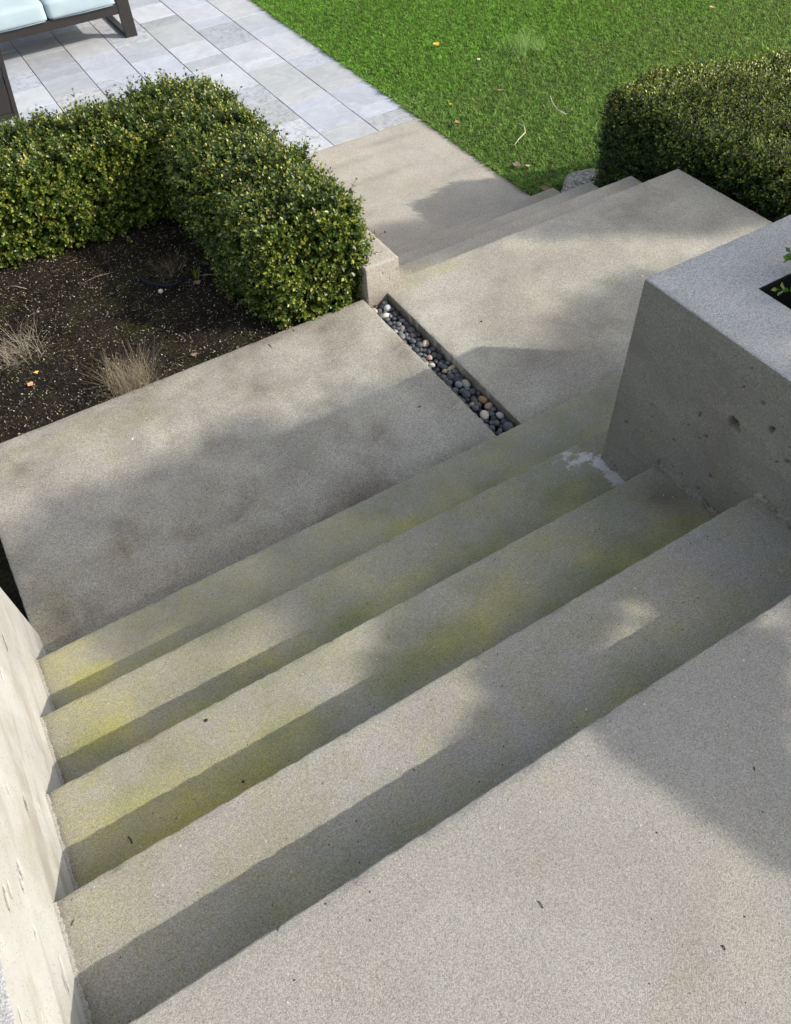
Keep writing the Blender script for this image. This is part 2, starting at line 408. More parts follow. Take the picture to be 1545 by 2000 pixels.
def l2_stain_shade(x, y):
    side_shade = (x < 1.5248) * (y < 2.86)  # trench side face: its shade is painted in along with the dirt
    d = spots([(1.9, 2.0, .5, .12, .35), (2.6, 2.55, .35, .1, .25), (1.55, 2.7, .02, .1, .4), (1.55, 2.3, .03, .05, .5), (3.2, 2.7, .3, .3, .25), (1.7, 1.7, .3, .1, .3), (2.2, 2.2, .3, .08, .25)])(x, y)
    a = spots([(1.75, 2.82, .3, .06, .45), (2.4, 2.3, .4, .1, .12)])(x, y)
    d = np.maximum(d, np.clip(.1 + .18 * vnoise(x, y, 66, 1.2) + .1 * vnoise(x, y, 67, 4), 0, .4))
    return a * (1 - side_shade), np.maximum(d, side_shade * 1.6), 0 * x

slab('top_landing', XW, XP, -3.2, Y0, 0, -.17, M_step, d=.02, b=.004, seed=2, jit=.0026, kind='structure')
slab('landing', -.471, 1.4017, YD - .02, 2.8283, ZL, ZL - .12, M_land, d=.02, stain=land_stain, seed=5, jit=.0016, kind='structure')
slab('landing', 1.5242, 3.4932, YD - .02, 2.872, ZL, ZL - .12, M_land, d=.02, stain=l2_stain_shade, seed=6, jit=.0016, kind='structure')
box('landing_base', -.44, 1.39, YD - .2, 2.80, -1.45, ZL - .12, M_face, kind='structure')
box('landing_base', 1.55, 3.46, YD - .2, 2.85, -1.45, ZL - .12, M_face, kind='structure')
plane('trench_bed', 1.38, 1.56, 1.5, 2.83, -.905, M_soil)

st = empty('staircase', (.5, 1.0, -.83), 'wide sanded concrete steps with green algae between planter and white wall', 'stairs')
kk = {
 1: dict(sp=[(1.16, .42, .25, .10, .75), (.80, .52, .16, .1, .25), (-.38, .56, .12, .07, .3), (.43, .5, .6, .12, .28)]),
 2: dict(sp=[(.57, .80, .38, .09, .75), (1.09, .77, .35, .09, .65), (.02, .80, .35, .08, .7), (-.30, .84, .15, .08, .7), (-.2, .76, .25, .08, .6)], dirt=[(1.36, .86, .07, .09, .75), (-.42, .70, .05, .06, .3)]),
 3: dict(sp=[(-.34, 1.14, .13, .07, .8), (-.1, 1.05, .3, .07, .7), (.46, 1.10, .45, .08, .6), (1.24, 1.11, .2, .09, .75), (.9, 1.08, .3, .1, .6)], white=[(1.41, 1.16, .035, .06, 1.0), (1.405, 1.09, .03, .05, 1.0), (1.37, 1.22, .07, .025, .8), (1.33, 1.262, .07, .02, .6)]),
 4: dict(sp=[(-.33, 1.44, .13, .07, .85), (-.15, 1.40, .2, .05, .5), (.04, 1.37, .3, .06, .55), (.77, 1.36, .25, .07, .65), (1.16, 1.38, .3, .1, .65)])}
for k in (1, 2, 3, 4):
    x1 = XP if k < 3 else 3.4932
    slab('step', XW, x1, Y0 + (k - 1) * T - .02, Y0 + k * T, -k * RS, -(k + 1) * RS - .02, M_step, st, d=.015, b=.004, stain=step_stain(k, **kk[k]), seed=20 + k, jit=.0026)
# ------------------------------------------------------------------ lower flight and lower walk
def e_stain(k):
    def f(x, y):
        a = spots([(1.95, 2.872 + (k - .7) * T, .45, .12, .6 if k == 1 else .3), (3.35, 2.872 + (k - .3) * T, .12, .12, .5 if k == 3 else .15)])(x, y)
        return a, 0 * x + .08, 0 * x
    return f
ls = empty('staircase', (2.5, 3.3, Z3), 'short flight of three concrete steps down to the walk beside the lawn', 'stairs')
for k in (1, 2, 3):
    slab('step', XB + .002, 3.4932 - .03 * k, 2.872 + (k - 1) * T - .02, 2.872 + k * T, ZL - k * RS, ZL - (k + 1) * RS - .02, M_low, ls, d=.03, stain=e_stain(k), seed=30 + k)
slab('lower_walk', XB + .002, 3.4083, 2.872 + 3 * T - .02, 5.53, Z3, Z3 - .1, M_low, d=.03, seed=40, jit=.0016,
     stain=lambda x, y: (0 * x, spots([(2.4, 5.2, .5, .05, .35), (2.7, 4.9, .4, .04, .3), (3.0, 5.35, .3, .04, .35), (3.2, 4.6, .2, .06, .3), (2.2, 4.5, .4, .06, .25), (2.0, 5.3, .3, .04, .35)])(x, y), 0 * x), kind='structure')

# ------------------------------------------------------------------ walls
wl = empty('retaining_wall', (XB, 2.8056, -1.5), 'low concrete retaining wall with square cut end behind the pebble trench', 'wall')
slab('wall_body', 1.4185, XB, 2.8056, 5.11, -.6565, -1.5, M_low, wl, d=.02, b=.003, seed=50)
slab('wall_body', -3.2, 1.4165, 4.93, 5.11, -.6565, -1.5, M_low, wl, d=.05, b=.003, seed=51)
# small cavities on the cut end are real dimples in a fine patch
def face_y(name, y, x0, x1, z0, z1, holes, mat, parent):
    X = line(x0, x1, .0025); Z = line(z0, z1, .0025); gx, gz = np.meshgrid(X, Z, indexing='ij'); dep = np.zeros_like(gx)
    for (hx, hz, rr, dd) in holes:
        q = ((gx - hx) ** 2 + (gz - hz) ** 2) / rr ** 2; dep = np.maximum(dep, dd * np.clip((1.2 - q) * 1.6, 0, 1))
    V = np.stack([gx, y + dep - .0022, gz], -1).reshape(-1, 3); n = len(Z)
    I, J = np.meshgrid(np.arange(len(X) - 1), np.arange(n - 1), indexing='ij'); I = I.ravel(); J = J.ravel()
    F = np.stack([I * n + J, (I + 1) * n + J, (I + 1) * n + J + 1, I * n + J + 1], -1)
    z = V[:, 2]; st_ = np.zeros((len(V), 3)); st_[:, 1] = np.clip((-.74 - z) * 5, 0, .5)
    return link(name, mesh_np(name, rel(V, parent), F, st_, True, 'stain'), mat, parent)
face_y('end_face', 2.8056, 1.4205, XB - .002, -.96, -.661, [(1.582, -.72, .0055, .012), (1.503, -.71, .0055, .012), (1.54, -.752, .0035, .01), (1.46, -.80, .003, .008), (1.56, -.8, .002, .006), (1.48, -.69, .002, .006)], M_low, wl)

lw = empty('garden_wall', (XW, 1.0, -1.1), 'sunlit pale concrete side wall left of the steps with long bug holes', 'wall')
slab('wall_body', XW - .25, XW, -3.2, 1.805, .157, -1.1, M_grey, lw, d=.02, b=.003, open_x1=True, seed=60)
wh = [(.89, -.17, .026, .006, .012), (.70, -.03, .016, .007, .012), (.62, .07, .018, .005, .01), (.64, .045, .013, .004, .01), (.52, -.11, .030, .004, .012),
      (.67, -.02, .012, .004, .009), (1.49, -.39, .03, .008, .004), (1.30, -.27, .02, .004, .008), (1.15, -.1, .02, .003, .006), (.95, -.02, .012, .003, .006), (.8, .03, .012, .003, .008), (.58, -.02, .01, .003, .008)]
r_ = np.random.default_rng(5)
for i in range(26): wh.append((r_.uniform(.35, 1.78), r_.uniform(-.62, .13), r_.uniform(.004, .013), r_.uniform(.0015, .003), .006))
face_x('wall_face', XW, -.6, 1.805, -1.1, .154, wh, M_wall, lw, d=.0055, facing=1, seed=8, amp=.0010, dz=.003, hole_dark=5.)
box('wall_face_rest', XW - .02, XW - .0005, -3.2, -.6, -1.1, .154, M_wall, lw)

pl = empty('planter', (2.1, 0, -.75), 'large square concrete planter box with grey top beside the steps', 'planter')
slab('planter_box', XP, 2.95, -2.2, 1.191, .205, -.83, M_grey, pl, d=.02, b=.0035, hole=(1.6345, 2.75, -2.0, .9965), open_x0=True, seed=70, jit=.0016)
ph = [(.80, -.01, .014, .015, .017), (.782, -.02, .007, .006, .01), (.70, .05, .007, .009, .013), (1.13, -.28, .004, .005, .012), (.86, -.11, .006, .005, .009), (.9, -.06, .003, .01, .004),
      (.63, .0, .004, .005, .008), (.75, .1, .004, .004, .006), (.95, -.2, .012, .002, .004), (.8, -.22, .004, .004, .006)]
for i in range(34): ph.append((r_.uniform(.3, 1.15), r_.uniform(-.45, .18), r_.uniform(.0015, .0032), r_.uniform(.0015, .004), .006))
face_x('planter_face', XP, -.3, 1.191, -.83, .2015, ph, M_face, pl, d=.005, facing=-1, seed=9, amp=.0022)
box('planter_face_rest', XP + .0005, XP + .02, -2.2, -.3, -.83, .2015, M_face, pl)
# the end face of the planter in the same formed concrete
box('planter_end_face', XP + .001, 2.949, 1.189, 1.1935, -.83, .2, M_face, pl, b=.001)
box('planter_soil', 1.6345, 2.75, -2.0, .9965, -.3, .02, M_soil, pl)
M_hole_shade = simple('dark_hole_shade', (.012, .014, .014), .6, .3, .2, 20)  # dark sheets added inside the planter to paint in its deep shade
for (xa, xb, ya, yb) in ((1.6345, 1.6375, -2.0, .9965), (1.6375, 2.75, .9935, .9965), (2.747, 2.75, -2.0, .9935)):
    box('shade_sheet', xa, xb, ya, yb, .02, .203, M_hole_shade, pl, b=.0005)
def mortar(y0, y1, z, seed):
    r = np.random.default_rng(seed); ys = line(y0, y1, .006); prof = [(0.001, .022), (-.006, .018), (-.009, .010), (-.007, .004), (-.012, -.002)]
    V = []; n = len(prof)
    for i, y in enumerate(ys):
        s_ = .75 + .35 * math.sin(y * 70 + seed) + r.uniform(-.35, .35)
        for (px, pz) in prof: V.append((XP + px * s_ + r.uniform(-.001, .001), y, z + pz * (s_ * .8 + .2) + r.uniform(-.0015, .0015)))
    F = [(i * n + j, (i + 1) * n + j, (i + 1) * n + j + 1, i * n + j + 1) for i in range(len(ys) - 1) for j in range(n - 1)]
    m = mesh_np('mortar_bead', rel(V, pl), F, np.zeros((len(V), 3)), False, 'stain'); link('mortar_bead', m, M_mortar, pl)
mortar(Y0, Y0 + T - .002, -RS, 1); mortar(Y0 + T, Y0 + 2 * T - .002, -2 * RS, 2); mortar(Y0 + 2 * T, 1.191, -3 * RS, 3)
def crumb_line(y0, y1, z, seed):
    r = np.random.default_rng(seed); ys = line(y0, y1, .005); V = []
    for y in ys:
        wd = .003 + .003 * abs(math.sin(y * 41 + seed)) + r.uniform(0, .004)
        V += [(XW - .001, y, z + .005), (XW + wd * .5, y, z + .003 + r.uniform(0, .002)), (XW + wd, y, z - .001)]
    F = [(i * 3 + j, (i + 1) * 3 + j, (i + 1) * 3 + j + 1, i * 3 + j + 1) for i in range(len(ys) - 1) for j in range(2)]
    m = mesh_np('mortar_bead', rel(V, lw), F, np.zeros((len(V), 3)), False, 'stain'); link('mortar_bead', m, M_step, lw)
for k in (1, 2, 3, 4): crumb_line(Y0 + (k - 1) * T, Y0 + k * T - .004, -k * RS, 10 + k)

# ------------------------------------------------------------------ patio of stone pavers
pt = tag(bpy.data.objects.new('patio', None), kind='structure'); C.objects.link(pt); pt.location = (1, 8, Z3)
box('joint_bed', -3.0, 3.41, 5.115, 12.0, Z3 - .08, Z3 - .006, M_joint, pt)
cols_y = {
 0: (3.02, 3.418, [5.53, 5.78, 5.99, 6.43, 6.97, 7.25, 7.87, 8.09, 8.50, 9.13, 9.54, 10.15]),
 1: (2.61, 3.02, [5.53, 5.79, 6.41, 6.61, 7.24, 7.45, 7.87, 8.49, 8.69, 9.13, 9.74, 10.15]),
 2: (2.20, 2.61, [5.53, 5.70, 6.11, 6.53, 6.94, 7.56, 7.79, 8.20, 8.82, 9.03, 9.48, 10.1]),
 3: (1.79, 2.20, [5.53, 6.1, 6.5, 6.87, 7.48, 8.10, 8.56, 8.98, 9.6, 10.2]),
 4: (1.38, 1.79, [5.12, 5.53, 6.0, 6.6, 7.04, 7.26, 7.88, 8.52, 8.88, 9.3, 9.9]),
 5: (.97, 1.38, [5.12, 5.53, 6.14, 6.55, 6.98, 7.39, 7.60, 7.80, 8.21, 8.85, 9.26, 9.9]),
 6: (.56, .97, [5.12, 5.73, 6.34, 6.96, 7.5, 7.7, 8.12, 8.53, 9.14, 9.8]),
 7: (.15, .56, [5.12, 5.53, 6.14, 6.75, 7.2, 7.8, 8.21, 8.62, 9.2, 9.8]),
 8: (-.26, .15, [5.12, 5.7, 6.3, 6.7, 7.3, 7.9, 8.5, 9.1, 9.7])}
tones = {'blue': (.45, .485, .55), 'pale': (.51, .535, .575), 'grey': (.42, .445, .485), 'dark': (.34, .355, .39), 'warm': (.465, .475, .495), 'sage': (.42, .44, .455)}
special = {(2, 8): 'dark', (2, 7): 'sage', (2, 6): 'pale', (1, 8): 'pale', (1, 6): 'grey', (0, 0): 'sage', (1, 0): 'sage', (0, 8): 'warm', (3, 6): 'pale', (3, 5): 'grey', (4, 6): 'blue', (4, 7): 'warm', (5, 7): 'grey',
           (1, 7): 'blue', (2, 5): 'grey', (1, 5): 'pale', (0, 9): 'grey', (4, 5): 'blue', (5, 6): 'warm', (0, 7): 'grey', (3, 7): 'warm', (5, 8): 'dark', (2, 9): 'pale', (2, 10): 'grey'}
# joint boundary first row of columns 2..: the strip at the walk
rt = random.Random(3)
for ci, (x0, x1, ys) in cols_y.items():
    if ci in (0, 1, 2): ys = list(ys)
    if ci == 2: ys[0] = 5.53
    for ri in range(len(ys) - 1):
        ga, gb = (rt.choice([.0016, .0022, .0045, .0062]) for _ in range(2)); y0, y1 = ys[ri] + ga, ys[ri + 1] - gb
        gx = .0024 + rt.uniform(0, .0014)
        if ys[ri] < 5.4 and x1 > XB: continue
        dz = rt.uniform(-.0012, .0012); zt = Z3 + dz
        V, F = box_vf(x0 + gx, x1 - gx, y0, y1, zt - .03, zt, .0022)
        cx, cy = (x0 + x1) / 2, (y0 + y1) / 2
        V = [(v[0] - cx, v[1] - cy, v[2] - Z3 + rt.uniform(-.0005, .0005)) for v in V]
        o = link('paver', mesh_pl('paver', V, F), M_paver, pt); o.location = (cx - 1, cy - 8, 0)
        tn = special.get((ci, ri)) or rt.choice(['blue', 'blue', 'pale', 'grey', 'blue', 'sage', 'pale', 'warm'])
        b_ = rt.uniform(.86, .98); o.color = tuple(v * b_ for v in tones[tn]) + (1,)

# ------------------------------------------------------------------ pebbles
import bmesh
pebm = []
for i in range(7):
    bm = bmesh.new(); bmesh.ops.create_icosphere(bm, subdivisions=2, radius=1)
    rr = random.Random(i); ph_ = [rr.uniform(0, 6) for _ in range(4)]
    for v in bm.verts:
        c = v.co; f = 1 + .09 * math.sin(c.x * 2.1 + ph_[0]) + .08 * math.sin(c.y * 2.6 + ph_[1]) + .05 * math.sin(c.z * 3 + c.x * 2 + ph_[2]); v.co = c * f
    m = bpy.data.meshes.new('pebble'); bm.to_mesh(m); bm.free(); m.polygons.foreach_set('use_smooth', [True] * len(m.polygons)); m.materials.append(M_peb); pebm.append(m)
NP = 0
def pebble(x, y, z, a, b_, c, rz, col, label, group=None, tilt=.25):
    global NP; NP += 1
    o = bpy.data.objects.new('pebble', pebm[NP % 7]); C.objects.link(o); o.location = (x, y, z); o.scale = (a, b_, c)
    o.rotation_euler = (random.uniform(-tilt, tilt), random.uniform(-tilt, tilt), rz); o.color = (*col, 1)
    return tag(o, label, 'pebble', group)
G_P = 'river pebbles filling the narrow trench'
placed = []
sp_ = [ # x,y, half sizes, rot, colour, label
 (1.487, 2.742, .021, .018, .015, .2, (.60, .62, .66), 'bluish white round pebble at the far end of the trench by the wall end'),
 (1.447, 2.695, .021, .016, .014, -.3, (.66, .63, .56), 'white oval pebble just in front of the bluish white pebble at the trench end'),
 (1.424, 2.765, .013, .022, .014, .3, (.50, .43, .34), 'mottled beige pebble squeezed against the wall end at the slab edge'),
 (1.498, 2.410, .024, .017, .016, .5, (.50, .44, .34), 'cream oval pebble with tan streaks resting high in the far half of the trench'),
 (1.508, 2.205, .029, .013, .012, .0, (.44, .36, .28), 'long pinkish tan finger shaped pebble touching the trench side wall'),
 (1.460, 2.320, .014, .018, .013, .0, (.45, .33, .26), 'small salmon pink pebble near the slab edge mid trench'),
 (1.442, 2.270, .012, .016, .012, .5, (.62, .61, .58), 'small white egg shaped pebble beside the slab edge mid trench'),
 (1.500, 1.955, .019, .022, .015, .2, (.34, .22, .12), 'rusty brown rounded pebble against the trench side wall'),
 (1.450, 1.875, .021, .026, .015, -.6, (.58, .54, .43), 'cream pebble with dark cracks in the near part of the trench'),
 (1.506, 1.838, .016, .019, .015, .2, (.45, .46, .47), 'pale grey smooth pebble near the trench side wall'),
 (1.492, 1.755, .024, .029, .02, .0, (.10, .105, .12), 'largest dark slate pebble in the near part of the trench'),
 (1.470, 2.095, .017, .019, .014, .3, (.22, .25, .28), 'blue grey pebble with pale scratches in the middle of the trench'),
 (1.490, 1.655, .034, .018, .013, .3, (.17, .15, .12), 'flat brown pebble at the near end of the trench'),
 (1.468, 1.620, .022, .013, .012, .2, (.36, .29, .23), 'dull salmon pebble tucked beneath the step edge at the near end')]
for (x, y, a, b_, c, rz, col, lab) in sp_:
    placed.append((x, y, (a + b_) / 2)); pebble(x, y, -.872 + c * .5, a, b_, c, rz, col, lab, G_P)
kinds = [((.045, .050, .058), 'near black'), ((.085, .09, .10), 'dark slate grey'), ((.14, .15, .16), 'mid grey'), ((.075, .07, .062), 'dark brownish'), ((.10, .12, .135), 'bluish grey'), ((.30, .29, .26), 'light grey'), ((.30, .25, .19), 'tan')]
wts = [.24, .27, .17, .12, .12, .05, .03]
LM = [(q[0], q[1], n_) for q, n_ in zip(sp_, ['bluish white pebble', 'white oval pebble', 'mottled beige pebble', 'cream oval pebble', 'pinkish finger pebble', 'salmon pink pebble', 'white egg pebble', 'rusty brown pebble', 'cracked cream pebble', 'pale grey smooth pebble', 'largest slate pebble', 'scratched blue pebble', 'flat brown pebble', 'dull salmon pebble'])]
def near_lm(x, y):
    q = min(LM, key=lambda l: (l[0] - x) ** 2 + (l[1] - y) ** 2); dx, dy = x - q[0], y - q[1]
    w_ = ('right of' if dx > 0 else 'left of') if abs(dx) > abs(dy) else ('beyond' if dy > 0 else 'before')
    d_ = math.hypot(dx, dy); return ('just ' if d_ < .045 else 'well ') + w_ + ' the ' + q[2]
used_l = set(); rp = random.Random(21); tries = 0
while len(placed) < 150 and tries < 30000:
    tries += 1; r0 = rp.uniform(.011, .021) * (1 if tries < 12000 else .8); x = rp.uniform(1.408 + r0 * .4, 1.521 - r0 * .9); y = rp.uniform(1.60, 2.80 - r0)
    if any((x - q[0]) ** 2 + (y - q[1]) ** 2 < ((r0 + q[2]) * .80) ** 2 for q in placed): continue
    el = rp.uniform(1, 1.35); k = rp.choices(range(7), wts)[0]; col, nm = kinds[k]; f = rp.uniform(.8, 1.2)
    where = 'far third' if y > 2.4 else ('middle' if y > 2.0 else 'near third')
    side = 'by the side wall' if x > 1.485 else ('by the slab edge' if x < 1.44 else 'mid channel')
    sz = 'small' if r0 < .0145 else 'plump'
    lab = f'{sz} {nm} pebble {side}, ' + near_lm(x, y)
    if lab in used_l: continue
    used_l.add(lab); placed.append((x, y, r0))
    pebble(x, y, -.873 + rp.uniform(-.004, .010), r0 * el, r0 / el ** .3, r0 * .78, rp.uniform(0, 3.1), tuple(c * f * 1.12 for c in col), lab, G_P)
Vp = []; Fp = []; tmpl = pebm[0]; tv = np.array([v.co for v in tmpl.vertices]); tf = np.array([p.vertices[:] for p in tmpl.polygons])
for i in range(260):
    r0 = rp.uniform(.008, .015); Vp.append(tv * np.array([r0 * 1.2, r0, r0 * .8]) + np.array([rp.uniform(1.41, 1.516), rp.uniform(1.6, 2.79), -.892])); Fp.append(tf + len(tv) * i)
lp = link('gravel_layer', mesh_np('gravel_layer', np.concatenate(Vp), np.concatenate(Fp), smooth=True), M_peb, None, kind='stuff', label='dark gravel showing in the gaps between the trench pebbles', category='gravel'); lp.color = (.07, .075, .085, 1)

# ------------------------------------------------------------------ vegetation builders
def rounded_box_samples(n, x0, x1, y0, y1, z0, z1, r, faces, seed, lump=.03, lf=1.6):
    g = np.random.default_rng(seed)
    A = {'top': (x1 - x0) * (y1 - y0), 'xm': (y1 - y0) * (z1 - z0), 'xp': (y1 - y0) * (z1 - z0), 'ym': (x1 - x0) * (z1 - z0), 'yp': (x1 - x0) * (z1 - z0)}
    wt = np.array([A[f] * s_ for f, s_ in faces.items()]); wt /= wt.sum(); names = list(faces)
    ch = g.choice(len(names), n, p=wt); u = g.random(n); v = g.random(n); P_ = np.zeros((n, 3))
    for i, f in enumerate(names):
        k = ch == i; X = x0 + u * (x1 - x0); Y = y0 + (u if f[0] == 'x' else v) * (y1 - y0); Z = z0 + v * (z1 - z0)
        if f == 'top': Z = np.full(n, z1)
        if f == 'xm': X = np.full(n, x0)
        if f == 'xp': X = np.full(n, x1)
        if f == 'ym': Y = np.full(n, y0)
        if f == 'yp': Y = np.full(n, y1)
        P_[k] = np.stack([X, Y, Z], -1)[k]
    lo = np.array([x0 + r, y0 + r, z0 - 1]); hi = np.array([x1 - r, y1 - r, z1 - r]); Q = np.clip(P_, lo, hi)
    d = P_ - Q; L = np.linalg.norm(d, axis=1, keepdims=True); nrm = d / np.maximum(L, 1e-6)
    Sf = Q + nrm * r
    nz = lump * (vnoise(Sf[:, 0] + Sf[:, 2] * .7, Sf[:, 1] - Sf[:, 2] * .6, seed, lf) * .7 + .45 * vnoise(Sf[:, 0] + Sf[:, 2], Sf[:, 1] + Sf[:, 2] * .8, seed + 1, lf * 3.2) + .42 * vnoise(Sf[:, 0] + Sf[:, 2] * .9, Sf[:, 1] - Sf[:, 2], seed + 2, lf * 6.5))
    return Sf + nrm * nz[:, None], nrm, nz / lump

def sprig_leaves(P_, Nn, seed, nl=10, ln=.0225, wd=.0140, length=(.04, .11), depth=.045, up=.55, cols=None, tipf=None):
    """opposite leaf pairs up short shoots; returns V,F,cols"""
    g = np.random.default_rng(seed); n = len(P_)
    D = Nn * 1.0 + np.array([0, 0, up]) + g.normal(0, .32, (n, 3)); D /= np.linalg.norm(D, axis=1, keepdims=True)
    base = P_ - Nn * depth * g.uniform(.6, 1.3, (n, 1)); Ls = g.uniform(*length, (n, 1)) * (1 + .55 * (g.random((n, 1)) > .93))
    a = np.cross(D, g.normal(0, 1, (n, 3))); a /= np.linalg.norm(a, axis=1, keepdims=True); b_ = np.cross(D, a)
    Vs = []; Cs = []
    c0 = cols(g, n)
    for j in range(nl):
        t = (j // 2 + .6) / (nl / 2); ang = (j // 2) * 1.57 + (j % 2) * math.pi + g.normal(0, .25, n)
        rad = a * np.cos(ang)[:, None] + b_ * np.sin(ang)[:, None]
        o = base + D * Ls * t
        lift = .55 + .6 * t; dr = rad + D * lift + g.normal(0, .2, (n, 3)); dr /= np.linalg.norm(dr, axis=1, keepdims=True)
        side = np.cross(dr, D) ; side /= np.maximum(np.linalg.norm(side, axis=1, keepdims=True), 1e-6); nn = np.cross(side, dr)
        sc = g.uniform(.75, 1.2, (n, 1)) * (1.05 - .35 * (t > .9)); L_ = ln * sc; W_ = wd * sc * .5
        v0 = o; v1 = o + dr * L_ * .5 + side * W_ + nn * L_ * .10; v2 = o + dr * L_; v3 = o + dr * L_ * .5 - side * W_ + nn * L_ * .10
        Vs.append(np.stack([v0, v1, v2, v3], 1))
        c = c0.copy(); br = g.uniform(.75, 1.25, (n, 1)); c = c * br
        if tipf is not None: c = tipf(c, t, g, n, P_)
        Cs.append(np.repeat(c[:, None, :], 4, 1))
    e_ = base + D * Ls * 1.0; w0 = a * .0011; w1 = b_ * .0011
    Vs.append(np.stack([base - w0, base + w0, e_ + w0 * .5, e_ - w0 * .5], 1)); Vs.append(np.stack([base - w1, base + w1, e_ + w1 * .5, e_ - w1 * .5], 1))
    for _ in range(2): Cs.append(np.repeat((np.array([[.10, .11, .035]]) * g.uniform(.6, 1.3, (n, 1)))[:, None, :], 4, 1))
    V = np.concatenate(Vs).reshape(-1, 3); Cc = np.concatenate(Cs).reshape(-1, 3); q = np.arange(len(V) // 4) * 4
    F = np.concatenate([np.stack([q, q + 1, q + 2], -1), np.stack([q, q + 2, q + 3], -1)])
    return V, F, np.clip(Cc, 0, 1)

def box_cols(g, n):
    m = g.random((n, 1)); m = m ** 2.2; c = np.array([[.028, .066, .010]]) * (1 - m) + np.array([[.135, .205, .030]]) * m
    return c
def box_tip(c, t, g, n, P_):
    if t > .55:
        m = (g.random((n, 1)) < .42) * g.uniform(.2, .9, (n, 1)); c = c * (1 - m) + np.array([[.42, .41, .07]]) * m
        o = (g.random((n, 1)) < .012); c = np.where(o, np.array([[.30, .17, .05]]), c)
    else: c = c * (.8 + .25 * t)
    return c

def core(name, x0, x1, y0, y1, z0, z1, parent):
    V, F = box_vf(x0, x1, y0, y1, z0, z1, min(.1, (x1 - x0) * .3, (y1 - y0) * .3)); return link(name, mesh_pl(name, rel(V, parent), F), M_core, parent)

# left hedge: run along the walk (towards the camera) and run along the patio
def twigs(name, pts, nrm, n, parent, seed, depth=.10):
    g = np.random.default_rng(seed); i = g.choice(len(pts), n); p = pts[i]; q = nrm[i]
    a = p - q * depth + g.normal(0, .02, (n, 3)); b_ = p + q * .0 + g.normal(0, .03, (n, 3)); s_ = np.cross(b_ - a, g.normal(0, 1, (n, 3))); s_ /= np.linalg.norm(s_, axis=1, keepdims=True); s_ *= .0014
    V = np.stack([a - s_, a + s_, b_], 1).reshape(-1, 3); F = np.arange(3 * n).reshape(-1, 3); c = np.tile([[.16, .12, .07]], (3 * n, 1)) * g.uniform(.5, 1.2, (3 * n, 1))
    link(name, mesh_np(name, rel(V, parent), F, c), M_dry, parent)

hg = empty('boxwood_hedge', (1.2, 3.6, -.86), 'arm of boxwood hedge running from the pebble trench back along the lower walk', 'hedge')
P1, N1, z1_ = rounded_box_samples(12500, .955, 1.445, 2.87, 4.64, -.86, -.385, .13, {'top': 1.2, 'xm': 1.1, 'ym': 1.25, 'xp': .9, 'yp': .35}, 101, .075)
V, F, c = sprig_leaves(P1, N1, 102, cols=box_cols, tipf=box_tip)
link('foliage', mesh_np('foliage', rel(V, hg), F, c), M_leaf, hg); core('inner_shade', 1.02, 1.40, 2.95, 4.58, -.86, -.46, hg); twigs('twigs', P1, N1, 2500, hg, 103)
hg2 = empty('boxwood_hedge', (-.3, 4.4, -.86), 'arm of boxwood hedge along the patio edge behind the bare soil', 'hedge')
P2, N2, _ = rounded_box_samples(14500, -1.3, 1.10, 4.16, 4.66, -.86, -.405, .13, {'top': 1.2, 'ym': 1.25, 'yp': .35, 'xm': .3}, 111, .08)
V, F, c = sprig_leaves(P2, N2, 112, cols=box_cols, tipf=box_tip)
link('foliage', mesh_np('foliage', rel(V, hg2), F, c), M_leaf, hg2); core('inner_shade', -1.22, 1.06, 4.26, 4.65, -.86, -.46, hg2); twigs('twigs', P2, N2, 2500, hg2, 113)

# right hedge beyond the landing: yellowed tips on top
def rh_tip(c, t, g, n, P_):
    k = np.clip((P_[:, 2:3] + .95) / .3, 0, 1)
    if t > .3:
        m = (g.random((n, 1)) < (.03 + .72 * k ** 1.5)) * g.uniform(.3, 1, (n, 1)); c = c * (1 - m) + np.where(g.random((n, 1)) < .12, np.array([[.32, .22, .08]]), np.array([[.46, .52, .08]])) * m
    return c
hr = empty('boxwood_hedge', (4.3, 3.2, -1.5), 'dark rounded boxwood hedge with yellow tips between the landing and lawn', 'hedge')
P3, N3, _ = rounded_box_samples(17000, 3.60, 5.5, 1.9, 3.70, -1.5, -.675, .17, {'top': 1.1, 'xm': 1.2, 'yp': 1.0, 'xp': .3}, 121, .035, 1.1)
P3[:, 1] = 1.9 + (P3[:, 1] - 1.9) * (1 - .2 * np.clip(P3[:, 0] - 4.1, 0, 2))
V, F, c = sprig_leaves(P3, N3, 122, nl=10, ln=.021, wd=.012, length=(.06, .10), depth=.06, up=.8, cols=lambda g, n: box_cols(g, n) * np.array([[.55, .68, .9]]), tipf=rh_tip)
link('foliage', mesh_np('foliage', rel(V, hr), F, c), M_leaf, hr); core('inner_shade', 3.72, 4.6, 2.0, 3.5, -1.5, -.83, hr); twigs('twigs', P3, N3, 2500, hr, 123, .12)

# planter shrub
ps = empty('planter_shrub', (2.2, -.2, .02), 'clipped boxwood shrub with yellow green leaves inside the concrete planter', 'shrub')
P4, N4, _ = rounded_box_samples(3200, 1.82, 2.62, -1.4, .88, .0, .38, .12, {'top': 1, 'xm': 1, 'yp': 1}, 131, .03)
V, F, c = sprig_leaves(P4, N4, 132, cols=lambda g, n: box_cols(g, n) * 1.3, tipf=box_tip, ln=.02, wd=.012)
link('foliage', mesh_np('foliage', rel(V, ps), F, c), M_leaf, ps); core('inner_shade', 1.9, 2.55, -1.3, .78, .0, .28, ps)

